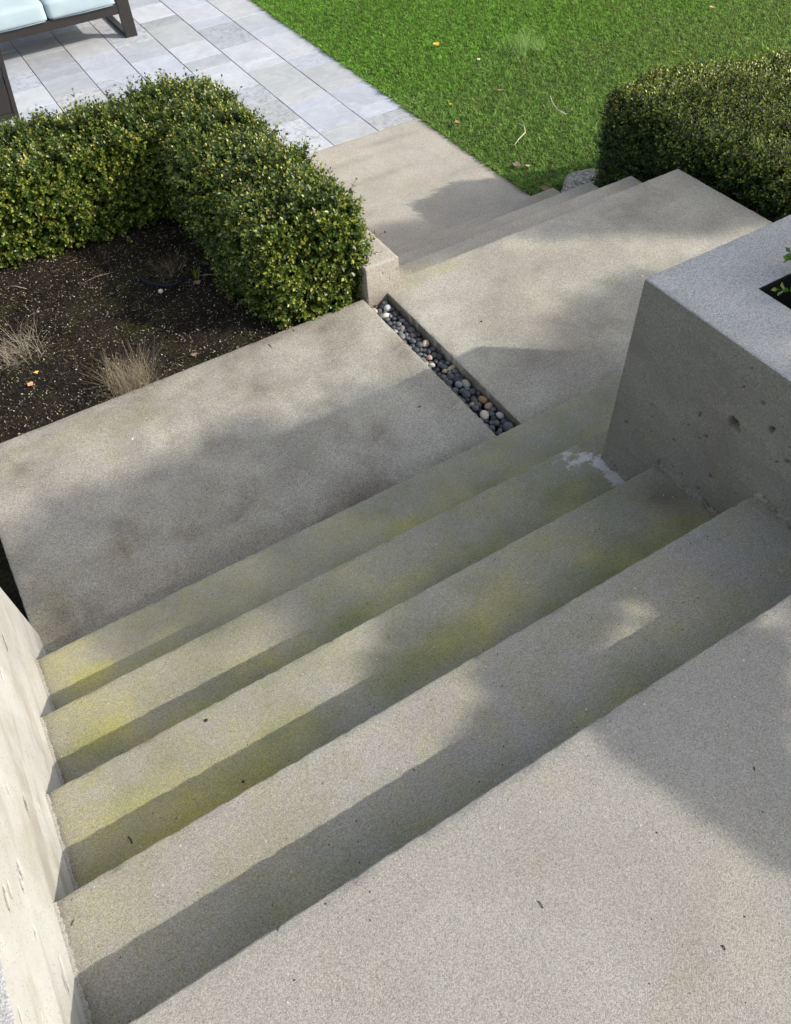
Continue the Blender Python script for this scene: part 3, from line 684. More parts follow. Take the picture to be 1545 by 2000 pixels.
PT = np.array([[1.775, 1.0, .25], [1.79, .98, .27], [1.82, .95, .27], [1.70, .93, .245], [1.72, .92, .26], [1.78, .9, .28]])
PT = np.repeat(PT, 2, 0) + rng.normal(0, .008, (12, 3)); V, F, c = sprig_leaves(PT, np.tile([[-.6, .35, .5]], (12, 1)), 133, cols=lambda g, n: box_cols(g, n) * 2.2, tipf=box_tip, up=.1)
link('side_shoots', mesh_np('side_shoots', rel(V, ps), F, c), M_leaf, ps)

# ------------------------------------------------------------------ lawn
def in_poly(x, y, poly):
    ins = np.zeros(len(x), bool); j = len(poly) - 1
    for i in range(len(poly)):
        xi, yi = poly[i]; xj, yj = poly[j]
        ins ^= ((yi > y) != (yj > y)) & (x < (xj - xi) * (y - yi) / (yj - yi + 1e-12) + xi); j = i
    return ins
def blades(n, poly, seed, hgt=(.016, .036), wd=.0050, exclude=True):
    g = np.random.default_rng(seed); px = [p[0] for p in poly]; py = [p[1] for p in poly]
    x = g.uniform(min(px), max(px), n * 2); y = g.uniform(min(py), max(py), n * 2); k = in_poly(x, y, poly)
    x, y = x[k][:n], y[k][:n]; n = len(x)
    tuft = .6 * vnoise(x, y, 77, 5) + .7 * vnoise(x, y, 76, 14); big = vnoise(x, y, 78, .35); mid = vnoise(x, y, 79, 1.3)
    h = g.uniform(*hgt, n) * (1 + .35 * tuft + .12 * mid) * (1 + .2 * g.random(n)); az = g.uniform(0, 2 * math.pi, n); lean = np.clip(g.normal(.75, .35, n), .05, 1.6)
    dx = np.cos(az); dy = np.sin(az); sx = -dy * wd * .5; sy = dx * wd * .5; z0 = np.full(n, -1.503)
    b_ = np.stack([x, y, z0], -1); s_ = np.stack([sx, sy, 0 * x], -1) * g.uniform(.7, 1.4, (n, 1))
    m = b_ + np.stack([dx * h * .25 * lean, dy * h * .25 * lean, h * .62], -1)
    t = b_ + np.stack([dx * h * .95 * lean, dy * h * .95 * lean, h * (1 - .3 * lean)], -1)
    V = np.stack([b_ - s_, b_ + s_, m + s_, m - s_, t], 1).reshape(-1, 3); q = np.arange(n) * 5
    F = np.concatenate([np.stack([q, q + 1, q + 2], -1), np.stack([q, q + 2, q + 3], -1), np.stack([q + 3, q + 2, q + 4], -1)])
    f = np.clip((y - 5.65 + .35 * mid) * 1.6, 0, 1)[:, None]   # greyer, thinner turf towards the steps
    c = np.array([[.150, .265, .050]]) * (1 - f) + np.array([[.135, .280, .034]]) * f
    c = c * np.clip(1 + .34 * tuft[:, None] + .08 * big[:, None], .3, 2) * g.uniform(.45, 1.6, (n, 1))
    yel = (g.random((n, 1)) < .06 + .12 * np.clip((x[:, None] - 5.2), 0, 1)); c = np.where(yel, np.array([[.22, .24, .05]]), c)
    dead = (g.random((n, 1)) < .02 + .03 * (1 - f)); c = np.where(dead, np.array([[.28, .24, .13]]), c)
    return V, F, np.repeat(np.clip(c, .004, 1)[:, None, :], 5, 1).reshape(-1, 3)
poly = [(3.425, 3.86), (3.435, 9.9), (8.6, 6.3), (7.2, 3.3), (5.4, 3.3), (5.3, 4.0), (3.6, 4.0)]
V, F, c = blades(300000, poly, 200)
link('lawn_grass', mesh_np('lawn_grass', V, F, c), M_grass, None, kind='stuff', label='short green lawn grass beside the patio and steps', category='grass')
V, F, c = blades(40000, [(3.43, 9.9), (3.43, 14), (13, 9), (9, 3.3), (7.2, 3.3), (8.6, 6.3)], 201, (.03, .05), .009)
link('lawn_grass', mesh_np('lawn_grass', V, F, c), M_grass, None, kind='stuff', label='short green lawn grass further out beyond the near lawn', category='grass')
V, F, c = blades(5200, [(3.402, 4.05), (3.402, 10.2), (3.432, 10.2), (3.432, 4.05)], 202, (.03, .055), .006)
link('edge_grass', mesh_np('edge_grass', V, F, c), M_grass, None, kind='stuff', label='ragged longer grass leaning over the patio and walk edge', category='grass')
g = np.random.default_rng(9)
def tuft_obj(name, x, y, z, n, rad, h, cols, label, cat, spread=.6, wd=.003, seed=1, mat=None, group=None, kind=None, droop=.3, segs=4, arc=None):
    g = np.random.default_rng(seed); V = []; F = []; Cc = []
    o = empty(name, (x, y, z), label, cat, group)
    for i in range(n):
        a = g.uniform(0, 2 * math.pi) if arc is None else g.normal(arc[0], arc[1]); r0 = rad * math.sqrt(g.random()) * .55; p = np.array([r0 * math.cos(g.uniform(0, 6.3)), r0 * math.sin(g.uniform(0, 6.3)), 0.])
        L = h * g.uniform(.5, 1.1); le = g.uniform(0, spread); d = np.array([math.cos(a) * math.sin(le), math.sin(a) * math.sin(le), math.cos(le)]); s_ = np.array([-math.sin(a), math.cos(a), 0]) * wd * .5
        cl = cols[g.integers(len(cols))]; k = len(V)
        for j in range(segs + 1):
            t = j / segs; w_ = (1 - t * .8); V += [p - s_ * w_, p + s_ * w_]; Cc += [cl, cl]
            if j: F.append((k + 2 * j - 2, k + 2 * j - 1, k + 2 * j + 1, k + 2 * j))
            d = d + np.array([math.cos(a), math.sin(a), -1.]) * droop * .25 + g.normal(0, .07, 3); d /= np.linalg.norm(d); p = p + d * L / segs
    link('blades', mesh_np('blades', V, F, np.array(Cc)), mat or M_grass, o); return o
tuft_obj('grass_tuft', 4.90, 6.10, -1.5, 420, .34, .19, [(.2, .34, .08), (.26, .38, .12), (.16, .32, .05), (.42, .50, .26)], 'taller pale tuft of long grass standing out of the mown lawn', 'grass tuft', .9, .0035, 3)
for i in range(26):
    yy = g.uniform(4.0, 9.6)
dn = empty('dandelion', (3.72, 5.53, -1.5), 'single yellow dandelion flower in the lawn near the patio corner', 'flower')
Vv, Ff = tube_vf([(0, 0, 0), (.002, 0, .02), (.003, .001, .036)], .0018, 6); link('stem', mesh_pl('stem', Vv, Ff), simple('stem_green', (.09, .15, .03)), dn)
Vv = []; Ff = []
for i in range(34):
    a = i * 2.4; rr_ = .006 + .013 * ((i % 7) / 7); k = len(Vv); z = .040 + .004 * (1 - rr_ / .02)
    Vv += [(.003 + math.cos(a - .18) * .003, .001 + math.sin(a - .18) * .003, .037), (.003 + math.cos(a + .18) * .003, .001 + math.sin(a + .18) * .003, .037), (.003 + math.cos(a + .1) * rr_, .001 + math.sin(a + .1) * rr_, z), (.003 + math.cos(a - .1) * rr_, .001 + math.sin(a - .1) * rr_, z)]; Ff.append((k, k + 1, k + 2, k + 3))
link('petals', mesh_pl('petals', Vv, Ff), simple('dandelion_yellow', (.75, .62, .01), .6), dn)

def dead_leaf(x, y, z, s_, rz, col, label, cat='leaf', group=None, curl=.35):
    n = 7; V = []; F = []
    for i in range(n):
        t = i / (n - 1); w_ = math.sin(math.pi * min(1, t * .9 + .05)) * .36 * (1 + .15 * math.sin(i * 2.7)); zz = curl * (t - .5) ** 2 * 1.3
        V += [(t - .5, -w_, zz + curl * .5 * w_ + .05 * math.sin(i * 2.)), (t - .5, 0, zz), (t - .5, w_, zz + curl * .6 * w_)]
        if i: k = 3 * i; F += [(k - 3, k, k + 1, k - 2), (k - 2, k + 1, k + 2, k - 1)]
    m = mesh_pl('leaf', [(a * s_, b * s_, c_ * s_) for a, b, c_ in V], F, True); key = 'leaf_%.2f_%.2f_%.2f' % col
    mt = bpy.data.materials.get(key) or simple(key, col, .75, .3, .25, 90); mt.name = key
    o = link('fallen_leaf', m, mt); o.location = (x, y, z); o.rotation_euler = (.15, .1, rz); return tag(o, label, cat, group)
brn = (.20, .13, .085); tan = (.42, .34, .25); org = (.45, .22, .10); gold = (.5, .36, .06)
dead_leaf(3.557, 4.40, -1.462, .085, .6, (.17, .12, .10), 'curled dark brown leaf on the grass near the walk corner')
dead_leaf(3.62, 4.34, -1.462, .05, 1.8, tan, 'small pale tan leaf beside the curled dark leaf on the grass')
dead_leaf(4.21, 5.50, -1.465, .07, 2., (.24, .15, .09), 'upright brown leaf in the middle of the lawn')
dead_leaf(5.15, 4.92, -1.462, .07, .3, (.55, .5, .45), 'pale whitish dry leaf on the lawn left of the right hedge')
dead_leaf(5.28, 4.86, -1.462, .05, 1.2, (.42, .38, .33), 'greyish curled leaf on the lawn nearest the right hedge')
dead_leaf(4.3, 6.65, -1.462, .08, .3, gold, 'yellow brown leaf lying on the lawn left of the tall tuft')
dead_leaf(4.42, 6.13, -1.462, .04, .3, (.6, .57, .5), 'tiny whitish leaf on the lawn below the tall tuft')
dead_leaf(3.51, 3.98, -1.455, .11, 1.3, (.22, .12, .075), 'brown leaf wedged at the foot of the lower steps')
dead_leaf(6.9, 5.75, -1.462, .07, .7, (.45, .3, .25), 'pinkish brown leaf far out on the lawn near the top corner')
dead_leaf(3.58, 5.23, -1.46, .06, .9, (.33, .2, .1), 'rusty leaf on the grass beside the walk edge')
def stem(name, pts, r, col, label, cat='twig'):
    V, F = tube_vf(pts, r, 6); c0 = Vector(pts[0]); m = mesh_pl(name, [Vector(v) - c0 for v in V], F, True); key = 'twig_%.2f' % col[0]
    mt = bpy.data.materials.get(key) or simple(key, col, .8, .3, .2, 60); mt.name = key
    o = link(name, m, mt); o.location = c0; return tag(o, label, cat)
def at_z(u, v, z):
    d = Matrix(R) @ Vector((u - 772.5, -(v - 1000.), -1501.33)); return Vector((0, 0, H)) + d * ((z - H) / d.z)
stem('dry_twig', [(3.73, 4.66, -1.462), (3.80, 4.70, -1.452), (3.90, 4.75, -1.448), (3.96, 4.84, -1.452), (3.97, 4.93, -1.465)], .0042, (.52, .48, .36), 'pale curved dry stem lying on the grass, nearer of two')
stem('dry_twig', [(4.37, 4.83, -1.465), (4.35, 4.92, -1.452), (4.40, 5.05, -1.45), (4.47, 5.16, -1.462)], .0035, (.52, .48, .36), 'pale curved dry stem on the lawn, closer to the right hedge')
# rock at the foot of the right hedge
bm = bmesh.new(); bmesh.ops.create_icosphere(bm, subdivisions=4, radius=1)
for v in bm.verts:
    c_ = v.co.copy(); q = Vector((c_.x * .21, c_.y * .13, c_.z * .13)); f = 1 + .10 * math.sin(c_.x * 4 + c_.z * 3) + .07 * math.sin(c_.y * 6 + 1) + .03 * math.sin(c_.x * 17 + c_.y * 13)
    q *= f; q.z = min(q.z, .10 + .26 * q.x) if True else q.z; v.co = q
m = bpy.data.meshes.new('rock'); bm.to_mesh(m); bm.free(); m.polygons.foreach_set('use_smooth', [False] * len(m.polygons))
o = link('rock', m, M_rock); o.location = (3.74, 3.87, -1.475); o.rotation_euler = (0, 0, .25); tag(o, 'rough grey speckled granite rock between the lower steps and the right hedge', 'rock')

# ------------------------------------------------------------------ garden bed details
def zsoil(x, y):
    x = np.array([x]); y = np.array([y]); return float(-.865 + .012 * vnoise(x, y, 11, .8)[0] + .006 * vnoise(x, y, 12, 4)[0] + .0035 * vnoise(x, y, 13, 17)[0])
def litter(name, n, smin, smax, cols, label, cat, seed, region=(-.9, 1.2, 2.85, 4.3), flat=.35, dens=None, ar=(.25, .65)):
    g = np.random.default_rng(seed); x = g.uniform(region[0], region[1], n); y = g.uniform(region[2], region[3], n)
    if dens is not None: k = dens(x, y) > g.random(n); x, y = x[k], y[k]; n = len(x)
    z = -.865 + .012 * vnoise(x, y, 11, .8) + .006 * vnoise(x, y, 12, 4) + .0035 * vnoise(x, y, 13, 17) + .002
    s_ = g.uniform(smin, smax, (n, 1)); az = g.uniform(0, 6.28, n); ti = g.normal(0, flat, n); t2 = g.normal(0, flat, n)
    d = np.stack([np.cos(az), np.sin(az), ti], -1); e = np.stack([-np.sin(az), np.cos(az), t2], -1); asp = g.uniform(*ar, (n, 1)); ce = np.stack([x, y, z + s_[:, 0] * .3 * np.abs(ti)], -1)
    up = np.array([[0, 0, 1.]]); 
    V = np.stack([ce - d * s_, ce - e * s_ * asp + up * s_ * .12, ce + d * s_, ce + e * s_ * asp + up * s_ * .12], 1).reshape(-1, 3); q = np.arange(n) * 4
    F = np.concatenate([np.stack([q, q + 1, q + 2], -1), np.stack([q, q + 2, q + 3], -1)]); cc = np.array(cols)[g.integers(len(cols), size=n)] * g.uniform(.7, 1.3, (n, 1))
    return link(name, mesh_np(name, V, F, np.repeat(cc[:, None, :], 4, 1).reshape(-1, 3)), M_dry, None, kind='stuff', label=label, category=cat)
litter('mulch', 15000, .003, .008, [(.03, .022, .015), (.05, .038, .026), (.022, .018, .013), (.07, .052, .035)], 'fine dark mulch crumbs over the soil bed', 'mulch', 1)
litter('wood_chips', 6500, .0024, .0060, [(.42, .40, .33), (.34, .30, .2), (.5, .48, .42), (.28, .24, .15), (.3, .3, .14)], 'tiny pale chips and seed husks scattered on the soil', 'wood chips', 2)
litter('dry_stalks', 420, .008, .030, [(.16, .13, .10), (.08, .06, .045), (.26, .22, .17)], 'thin broken dry stalks strewn over the soil bed', 'stalks', 8, flat=.12, ar=(.04, .08))
litter('bark_pieces', 2600, .006, .013, [(.035, .026, .02), (.055, .042, .03), (.02, .016, .013)], 'dark bark pieces strewn over the soil bed', 'bark', 9, flat=.5)
litter('leaf_litter', 1500, .006, .013, [(.13, .08, .045), (.09, .06, .035), (.17, .11, .06), (.11, .11, .03)], 'brown leaf litter collected along the foot of the hedge', 'leaf litter', 3, dens=lambda x, y: np.clip((y - 3.5) * 1.6, .06, 1))
litter('moss', 3400, .002, .005, [(.10, .13, .015), (.14, .16, .02), (.07, .10, .015)], 'yellow green moss patches on the soil near the slab', 'moss', 4, flat=1.2, dens=lambda x, y: np.maximum(.02, np.exp(-(((x - .12) / .07) ** 2 + ((y - 3.03) / .10) ** 2)) + .7 * np.exp(-(((x + .2) / .18) ** 2 + ((y - 3.05) / .16) ** 2)) + .35 * np.exp(-(((x - .15) / .2) ** 2 + ((y - 3.35) / .15) ** 2))))
dry = [(.29, .245, .165), (.38, .335, .24), (.21, .17, .11), (.26, .215, .15)]
tuft_obj('dry_grass_clump', .245, 2.885, -.865, 560, .20, .18, dry, 'fan shaped clump of dry brown grass leaning over the slab edge', 'dry plant', 1.15, .0018, 5, M_dry, droop=.12)
tuft_obj('dry_grass_clump', -.14, 3.44, -.865, 330, .22, .13, [(.31, .265, .20), (.40, .36, .28), (.22, .18, .13)], 'flattened heap of pale dead stalks at the left picture edge', 'dry plant', 1.45, .0022, 6, M_dry, droop=.5)
tuft_obj('dry_grass_clump', .70, 3.66, -.865, 170, .15, .09, [(.12, .085, .055), (.17, .12, .08), (.08, .06, .04), (.3, .25, .19)], 'cut back dark twiggy stump behind the black hose', 'dry plant', 1.35, .0024, 7, M_dry, droop=.15)
sd = tuft_obj('seedling', .795, 3.50, -.865, 14, .02, .07, [(.12, .16, .02), (.18, .2, .03)], 'small yellow green seedling beside the black hose', 'seedling', .8, .009, 8, M_leaf, droop=.3)
hp = [at_z(268, 536, -.83), at_z(280, 548, -.845), at_z(300, 555, -.85), at_z(320, 558, -.85), at_z(340, 556, -.845), at_z(358, 546, -.83)]
stem('drip_hose', [tuple(p) for p in hp], .0085, (.012, .016, .024), 'short curved black irrigation hose half buried in the soil', 'hose')
o = pebble(.60, 3.50, -.852, .013, .012, .011, 0, (.66, .64, .60), 'round white pebble on the soil beside the black hose'); 
dead_leaf(*at_z(385, 553, -.85)[:2], -.848, .045, .4, (.27, .17, .13), 'pinkish brown dead leaf right of the black hose')
dead_leaf(*at_z(60, 752, -.85)[:2], -.847, .035, .9, (.6, .30, .20), 'orange pink curled petal on the mossy soil near the slab')
dead_leaf(*at_z(72, 728, -.85)[:2], -.847, .022, .2, (.6, .42, .08), 'small yellow petal on the soil above the orange one')
dead_leaf(*at_z(450, 583, -.85)[:2], -.847, .05, -.6, (.16, .10, .06), 'long brown leaf on bare soil near the hedge arm')
dead_leaf(*at_z(380, 694, -.85)[:2], -.847, .03, .4, (.22, .15, .13), 'dull purple brown leaf on the soil right of the dry grass fan')
dead_leaf(*at_z(218, 575, -.85)[:2], -.847, .028, 1.4, (.07, .14, .04), 'little green leaf on the dark soil in mid bed')
rs = random.Random(12)
for i, (u, v, du, dv, lab) in enumerate([(155, 556, 68, -25, 'long grey twig on the soil at the back left of the bed'), (390, 538, 38, 0, 'thin straight twig lying right of the seedling'), (152, 606, 36, 48, 'dark thin stalk lying across mid bed'), (440, 566, 22, -12, 'short pale twig below the hedge arm'), (365, 578, 22, 20, 'thin brown twig under the hose end'), (10, 560, 42, 4, 'pale twig at the back left edge of the bed')]):
    p = at_z(u, v, -.85); q = at_z(u + du, v + dv, -.85); mid = (p + q) / 2 + Vector((rs.uniform(-.01, .01), rs.uniform(-.01, .01), .008))
    stem('twig', [tuple(p), tuple(mid), tuple(q)], .0016, [(.2, .16, .12), (.33, .29, .22), (.06, .045, .03), (.4, .35, .26), (.15, .1, .06), (.4, .34, .28)][i], lab)
# dry debris against the right hedge foot
for i in range(5):
    p = at_z(1432 + i * 8, 388 + (i * 7) % 13, -.9)
tuft_obj('dry_grass_clump', 3.60, 2.36, -.93, 50, .10, .08, [(.34, .27, .2), (.22, .17, .12)], 'dry twigs poking from the foot of the right hedge at the landing edge', 'dry plant', 1.4, .002, 14, M_dry)
# debris on concrete
for (u, v, z, du, dv, r, col, lab) in [(1051, 1760, 0, 10, 14, .0008, (.035, .03, .025), 'thin dark twig on the top landing, nearer the picture middle'), (1410, 1846, 0, 7, 10, .0010, (.03, .028, .025), 'short black twig on the top landing near the bottom right'),
        (250, 1634, -.33, 8, 13, .0015, (.06, .045, .03), 'small brown twig on the second step near the left end'), (139, 1808, -.165, 6, -12, .001, (.08, .06, .04), 'hair thin twig on the first step by the pale wall'), (524, 672, -.825, 7, 7, .0015, (.09, .07, .05), 'small twig on the landing slab by the hedge corner'),
        (1472, 1498, 0, 2, 7, .0009, (.03, .03, .03), 'tiny dark twig in the shaded part of the top landing')]:
    p = at_z(u, v, z + .001); q = at_z(u + du, v + dv, z + .001); mid = (p + q) / 2 + Vector((.0015, .001, .001))
    stem('twig', [tuple(p), tuple(mid), tuple(q)], r, col, lab)
pebble(*at_z(403, 1407, -.33)[:2], -.328, .005, .004, .003, .2, (.03, .025, .02), 'black crumb on the second step in its left half')
pebble(*at_z(475, 1527, -.33)[:2], -.328, .004, .003, .003, .2, (.04, .035, .03), 'tiny dark grain in the shaded strip of the second step')
pebble(*at_z(1145, 1387, -.165)[:2], -.163, .004, .003, .003, .9, (.62, .6, .55), 'tiny white stone chip on the first step')
pebble(*at_z(1254, 540, -.825)[:2], -.823, .006, .005, .004, .9, (.7, .68, .62), 'white grit grain on the landing beside the planter corner')
pebble(*at_z(819, 795, -.825)[:2], -.823, .006, .004, .003, .3, (.05, .045, .04), 'small dark crumb in the middle of the left landing slab')
pebble(*at_z(940, 628, -.825)[:2], -.823, .006, .004, .003, .5, (.05, .045, .04), 'small dark crumb on the right landing slab')
pebble(*at_z(259, 858, -.825)[:2], -.823, .006, .003, .003, .5, (.7, .68, .62), 'white grit grain on the left landing slab')
# chip of dark stuff on the top nosing
pebble(-.088, .357, -.006, .007, .004, .008, .5, (.06, .07, .075), 'dark grey broken chip at the edge of the top landing')
# scattered grit, too many to count
gg = np.random.default_rng(31); Vg = []; Fg = []; Cg = []
for i in range(700):
    k = gg.integers(0, 7); 
    if k == 0: x, y, z = gg.uniform(-.44, 1.4), gg.uniform(-.3, Y0 - .01), 0
    elif k < 5: x, y, z = gg.uniform(-.44, 1.4), Y0 + (k - 1) * T + gg.uniform(.01, T - .01), -k * RS
    elif k == 5: x, y, z = gg.uniform(-.46, 1.39), gg.uniform(1.62, 2.82), ZL
    else: x, y, z = gg.uniform(1.54, 3.45), gg.uniform(1.62, 2.86), ZL
    s_ = gg.uniform(.0007, .0019); a = gg.uniform(0, 6.28); n0 = len(Vg); dx, dy = math.cos(a) * s_, math.sin(a) * s_
    Vg += [(x - dx * 1.6, y - dy * 1.6, z), (x + dy, y - dx, z), (x + dx * 1.6, y + dy * 1.6, z), (x - dy, y + dx, z), (x, y, z + s_)]
    Fg += [(n0, n0 + 1, n0 + 4), (n0 + 1, n0 + 2, n0 + 4), (n0 + 2, n0 + 3, n0 + 4), (n0 + 3, n0, n0 + 4)]
    c_ = [(.04, .035, .03), (.6, .58, .52), (.09, .07, .05)][gg.integers(3)]; Cg += [c_] * 5
link('grit', mesh_np('grit', Vg, Fg, np.array(Cg)), M_dry, None, kind='stuff', label='fine dark and pale grit scattered over the concrete steps', category='grit')

# ------------------------------------------------------------------ outdoor sofa and chair
def cushion(name, x0, x1, y0, y1, z0, z1, parent, r=.03, label=None, puff=.012):
    nx, ny, nz = 22, 22, 8
    bm = bmesh.new(); bmesh.ops.create_cube(bm, size=2); bmesh.ops.subdivide_edges(bm, edges=bm.edges, cuts=13, use_grid_fill=True)
    hx, hy, hz = (x1 - x0) / 2, (y1 - y0) / 2, (z1 - z0) / 2
    for v in bm.verts:
        c_ = v.co.copy(); p = Vector((c_.x * hx, c_.y * hy, c_.z * hz)); q = Vector((max(-hx + r, min(hx - r, p.x)), max(-hy + r, min(hy - r, p.y)), max(-hz + r, min(hz - r, p.z)))); d = p - q
        if d.length > 1e-6: p = q + d.normalized() * r
        p.z += puff * (1 - c_.x ** 4) * (1 - c_.y ** 4) * (1 if c_.z > 0 else -.2) * abs(c_.z); p.y += math.copysign(puff * .5, c_.y) * (1 - c_.x ** 4) * (1 - c_.z ** 2) * (abs(c_.y) > .9)
        v.co = p + Vector(((x0 + x1) / 2, (y0 + y1) / 2, (z0 + z1) / 2))
    m = bpy.data.meshes.new(name); bm.to_mesh(m); bm.free(); m.polygons.foreach_set('use_smooth', [True] * len(m.polygons)); o = link(name, m, M_cloth, parent)
    # piping cord along the lower front edge
    k = .006
    V, F = tube_vf([(x0 + r, y0 + .001, z0 + .008), ((x0 + x1) / 2, y0 - .004, z0 + .006), (x1 - r, y0 + .001, z0 + .008)], .004, 6); link('piping', mesh_pl('piping', V, F, True), M_pipe, o)
    if label: o['label'] = label
    return o
sf = empty('outdoor_sofa', (1.0, 8.73, Z3), 'dark framed outdoor sofa with pale blue cushions on the stone patio', 'sofa')
zf = lambda z: z - Z3
def lb(name, x0, x1, y0, y1, z0, z1, parent=sf, mat=M_frame, b=.003):   # local to sofa
    return box(name, x0 - 1.0, x1 - 1.0, y0 - 8.73, y1 - 8.73, z0, z1, mat, parent, b, local=True)
for (xa, xb) in ((1.968, 2.086), (-.30, -.18)):
    lb('front_post', xa, xb, 8.73, 8.785, 0, .62); lb('rear_post', xa, xb, 9.55, 9.605, 0, .74); lb('bottom_bar', xa + .002, xb - .06, 8.785, 9.55, .0, .035); lb('armrest', xa - .001, xb + .001, 8.729, 9.606, .62, .66)
lb('front_rail', -.18, 1.968, 8.735, 8.78, .215, .296); lb('rear_rail', -.18, 1.968, 9.56, 9.60, .215, .296)
lb('seat_panel', -.18, 1.968, 8.78, 9.56, .255, .285)
lb('back_panel', -.18, 1.968, 9.565, 9.60, .32, .74)
for i, (xa, xb, nm) in enumerate(((1.305, 1.955, None), (.63, 1.298, None), (-.17, .623, None))):
    cushion('seat_cushion', xa - 1.0, xb - 1.0, -.015, .62, .297, .455, sf)
    cushion('back_cushion', xa - 1.0, xb - 1.0, .63, .80, .36, .80, sf)
ch = empty('outdoor_armchair', (.3, 7.3, Z3), 'dark framed outdoor armchair partly cut by the left picture edge', 'chair')
def slant(name, p0, p1, w_, d_):
    (x0, y0, z0), (x1, y1, z1) = p0, p1
    V = [(x0 - w_ / 2, y0 - d_ / 2, z0), (x0 + w_ / 2, y0 - d_ / 2, z0), (x0 + w_ / 2, y0 + d_ / 2, z0), (x0 - w_ / 2, y0 + d_ / 2, z0), (x1 - w_ / 2, y1 - d_ / 2, z1), (x1 + w_ / 2, y1 - d_ / 2, z1), (x1 + w_ / 2, y1 + d_ / 2, z1), (x1 - w_ / 2, y1 + d_ / 2, z1)]
    F = [(0, 3, 2, 1), (4, 5, 6, 7), (0, 1, 5, 4), (1, 2, 6, 5), (2, 3, 7, 6), (3, 0, 4, 7)]; link(name, mesh_pl(name, V, F), M_frame, ch)
slant('leg', (.262, .0, 0), (.345, .04, .62), .034, .05); slant('leg', (-.36, .0, 0), (-.44, .04, .62), .034, .05)
slant('leg', (.262, .62, 0), (.345, .58, .62), .034, .05); slant('leg', (-.36, .62, 0), (-.44, .58, .62), .034, .05)
box('seat_rail', -.37, .275, -.01, .03, .12, .165, M_frame, ch, local=True); box('seat_panel', -.37, .28, .03, .60, .15, .20, M_frame, ch, local=True); box('back_panel', -.37, .285, .0, .03, .165, .62, M_frame, ch, local=True)
cushion('seat_cushion', -.36, .325, .05, .60, .21, .37, ch); cushion('back_cushion', -.34, .345, .05, .17, .36, .66, ch)

# ------------------------------------------------------------------ trees and an added shrub behind the camera that throw the soft shade
def to_ab(a, b_, z): return (a + 1.25 * z, b_ - z, z)
S1 = [(.80, -.5), (.70, .02), (.66, .14), (.58, .31), (.70, .40), (.72, .50), (.82, .60), (.84, .72), (.62, .80), (.55, 1.1), (.52, 1.48), (.8, 1.54), (1.2, 1.50), (1.55, 1.58), (1.70, 1.36), (2.05, 1.44), (2.4, 1.34), (2.75, 1.25), (2.95, 1.22), (3.2, 1.38), (3.6, 1.40), (4.2, 1.22), (5.2, 1.1), (6.0, 1.0), (6.0, -.6)]
HOLES = [[(.88, -.6), (.86, .1), (.93, .22), (1.02, .27), (1.5, .20), (1.5, -.6)], [(1.08, .32), (.95, .355), (1.12, .438), (1.25, .345)]]
S1A = [(.76, -.6), (.715, .0), (.655, .13), (.58, .31), (.70, .40), (.75, .50), (.86, .58), (2.8, .62), (2.8, -.6)]
S1B = [(.86, .56), (.86, .72), (.62, .80), (.55, 1.1), (.52, 1.48), (.8, 1.54), (1.2, 1.50), (1.55, 1.58), (1.70, 1.36), (2.05, 1.44), (2.4, 1.34), (2.75, 1.25), (2.95, 1.22), (3.2, 1.38), (3.6, 1.40), (4.2, 1.22), (5.2, 1.1), (6.0, 1.0), (6.0, -.6), (2.8, -.6), (2.8, .56)]
S2 = [(3.02, 2.16), (3.40, 2.10), (3.42, 1.98), (3.55, 1.86), (3.9, 1.70), (4.2, 1.45), (4.5, 1.40), (5.2, 1.45), (5.6, 1.35), (5.6, 2.0), (5.25, 2.2), (5.22, 2.58), (4.9, 2.66), (4.5, 2.72), (4.13, 2.80), (3.7, 2.82), (3.2, 2.75)]
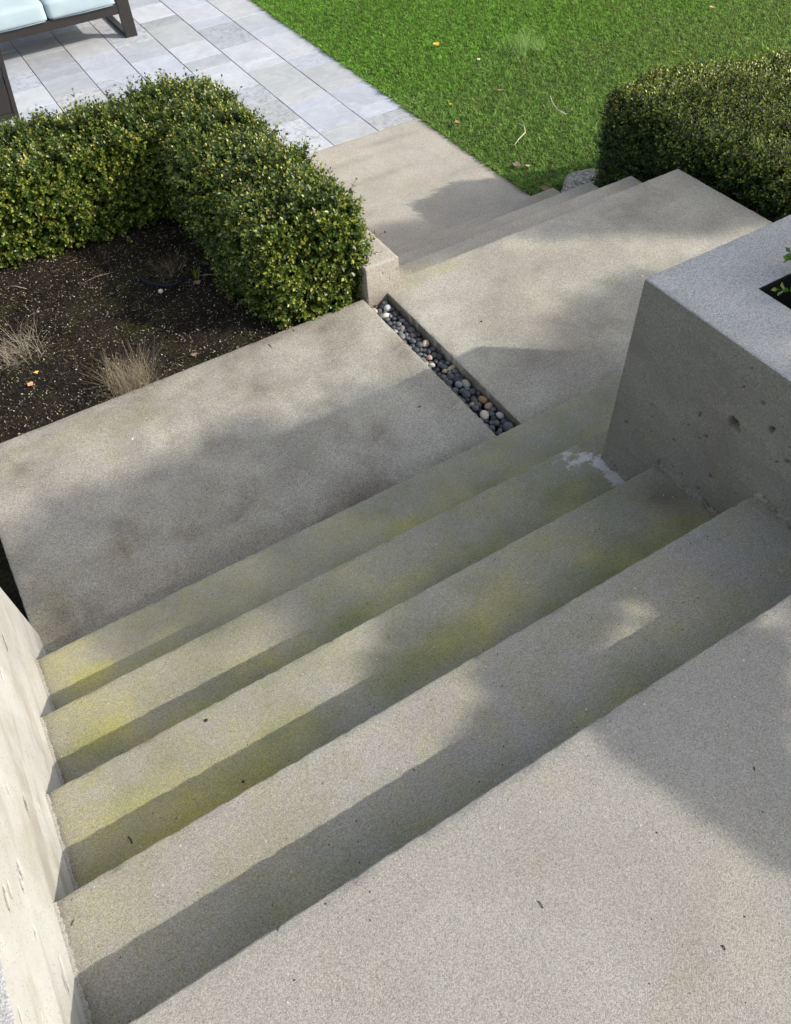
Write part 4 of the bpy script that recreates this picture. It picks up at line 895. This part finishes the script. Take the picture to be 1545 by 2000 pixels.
def shade_tree(name, poly, hole, n, zr, trunk, seed, label, soft=.05, zn=1.):
    g = np.random.default_rng(seed); px = [p[0] for p in poly]; py = [p[1] for p in poly]
    a = g.uniform(min(px), max(px), n * 3); b_ = g.uniform(min(py), max(py), n * 3); k = in_poly(a, b_, poly)
    for h_ in (hole or []): k &= ~in_poly(a, b_, h_)
    a, b_ = a[k][:n], b_[k][:n]; n = len(a); a = a + g.normal(0, soft, n); b_ = b_ + g.normal(0, soft, n)
    z = g.uniform(*zr, n) + .3 * zn * vnoise(a, b_, seed, .5); ce = np.stack([a + 1.25 * z, b_ - z, z], -1)
    d = g.normal(0, 1, (n, 3)); d /= np.linalg.norm(d, axis=1, keepdims=True); e = np.cross(d, g.normal(0, 1, (n, 3))); e /= np.linalg.norm(e, axis=1, keepdims=True); s_ = g.uniform(.022, .045, (n, 1))
    V = np.stack([ce - d * s_, ce - e * s_ * .6, ce + d * s_, ce + e * s_ * .6], 1).reshape(-1, 3); q = np.arange(n) * 4; F = np.stack([q, q + 1, q + 2, q + 3], -1)
    c = np.array([[.04, .08, .015]]) * g.uniform(.6, 1.5, (n, 1)); c = np.repeat(c[:, None], 4, 1).reshape(-1, 3)
    o = empty(name, trunk, label, 'tree'); link('crown', mesh_np('crown', rel(V, o), F, c), M_leaf, o)
    top = Vector(trunk) + Vector((.2, .1, zr[0] - .2)); Vt, Ft = tube_vf([trunk, tuple(Vector(trunk) + Vector((.1, 0, (zr[0] - .2) * .45))), tuple(top)], [.035 * zr[0], .027 * zr[0], .016 * zr[0]], 10)
    link('trunk', mesh_pl('trunk', [Vector(v) - Vector(trunk) for v in Vt], Ft, True), M_bark, o)
    for i in g.choice(n, 14):
        tgt = Vector(ce[i]); midp = (top + tgt) / 2 + Vector((0, 0, .15)); Vt, Ft = tube_vf([tuple(top), tuple(midp), tuple(tgt)], [.035, .02, .006], 6)
        link('branch', mesh_pl('branch', [Vector(v) - Vector(trunk) for v in Vt], Ft, True), M_bark, o)
shade_tree('shade_tree', S1B, None, 15000, (4.2, 5.4), (9.2, -4.2, -.05), 301, 'leafy tree behind the viewer that shades the steps')
shade_tree('added_shade_shrub', S1A, HOLES, 9000, (1.7, 2.3), (3.6, -1.9, -.05), 303, 'unseen shrub added behind the viewer to shade the landing', .012, .3)  # shrub made up to cast the sharper near shade, lit gaps cut out
shade_tree('shade_tree', S2, None, 9500, (5.0, 6.0), (12.2, -4.3, -.05), 302, 'second leafy tree further right behind the viewer', .03)
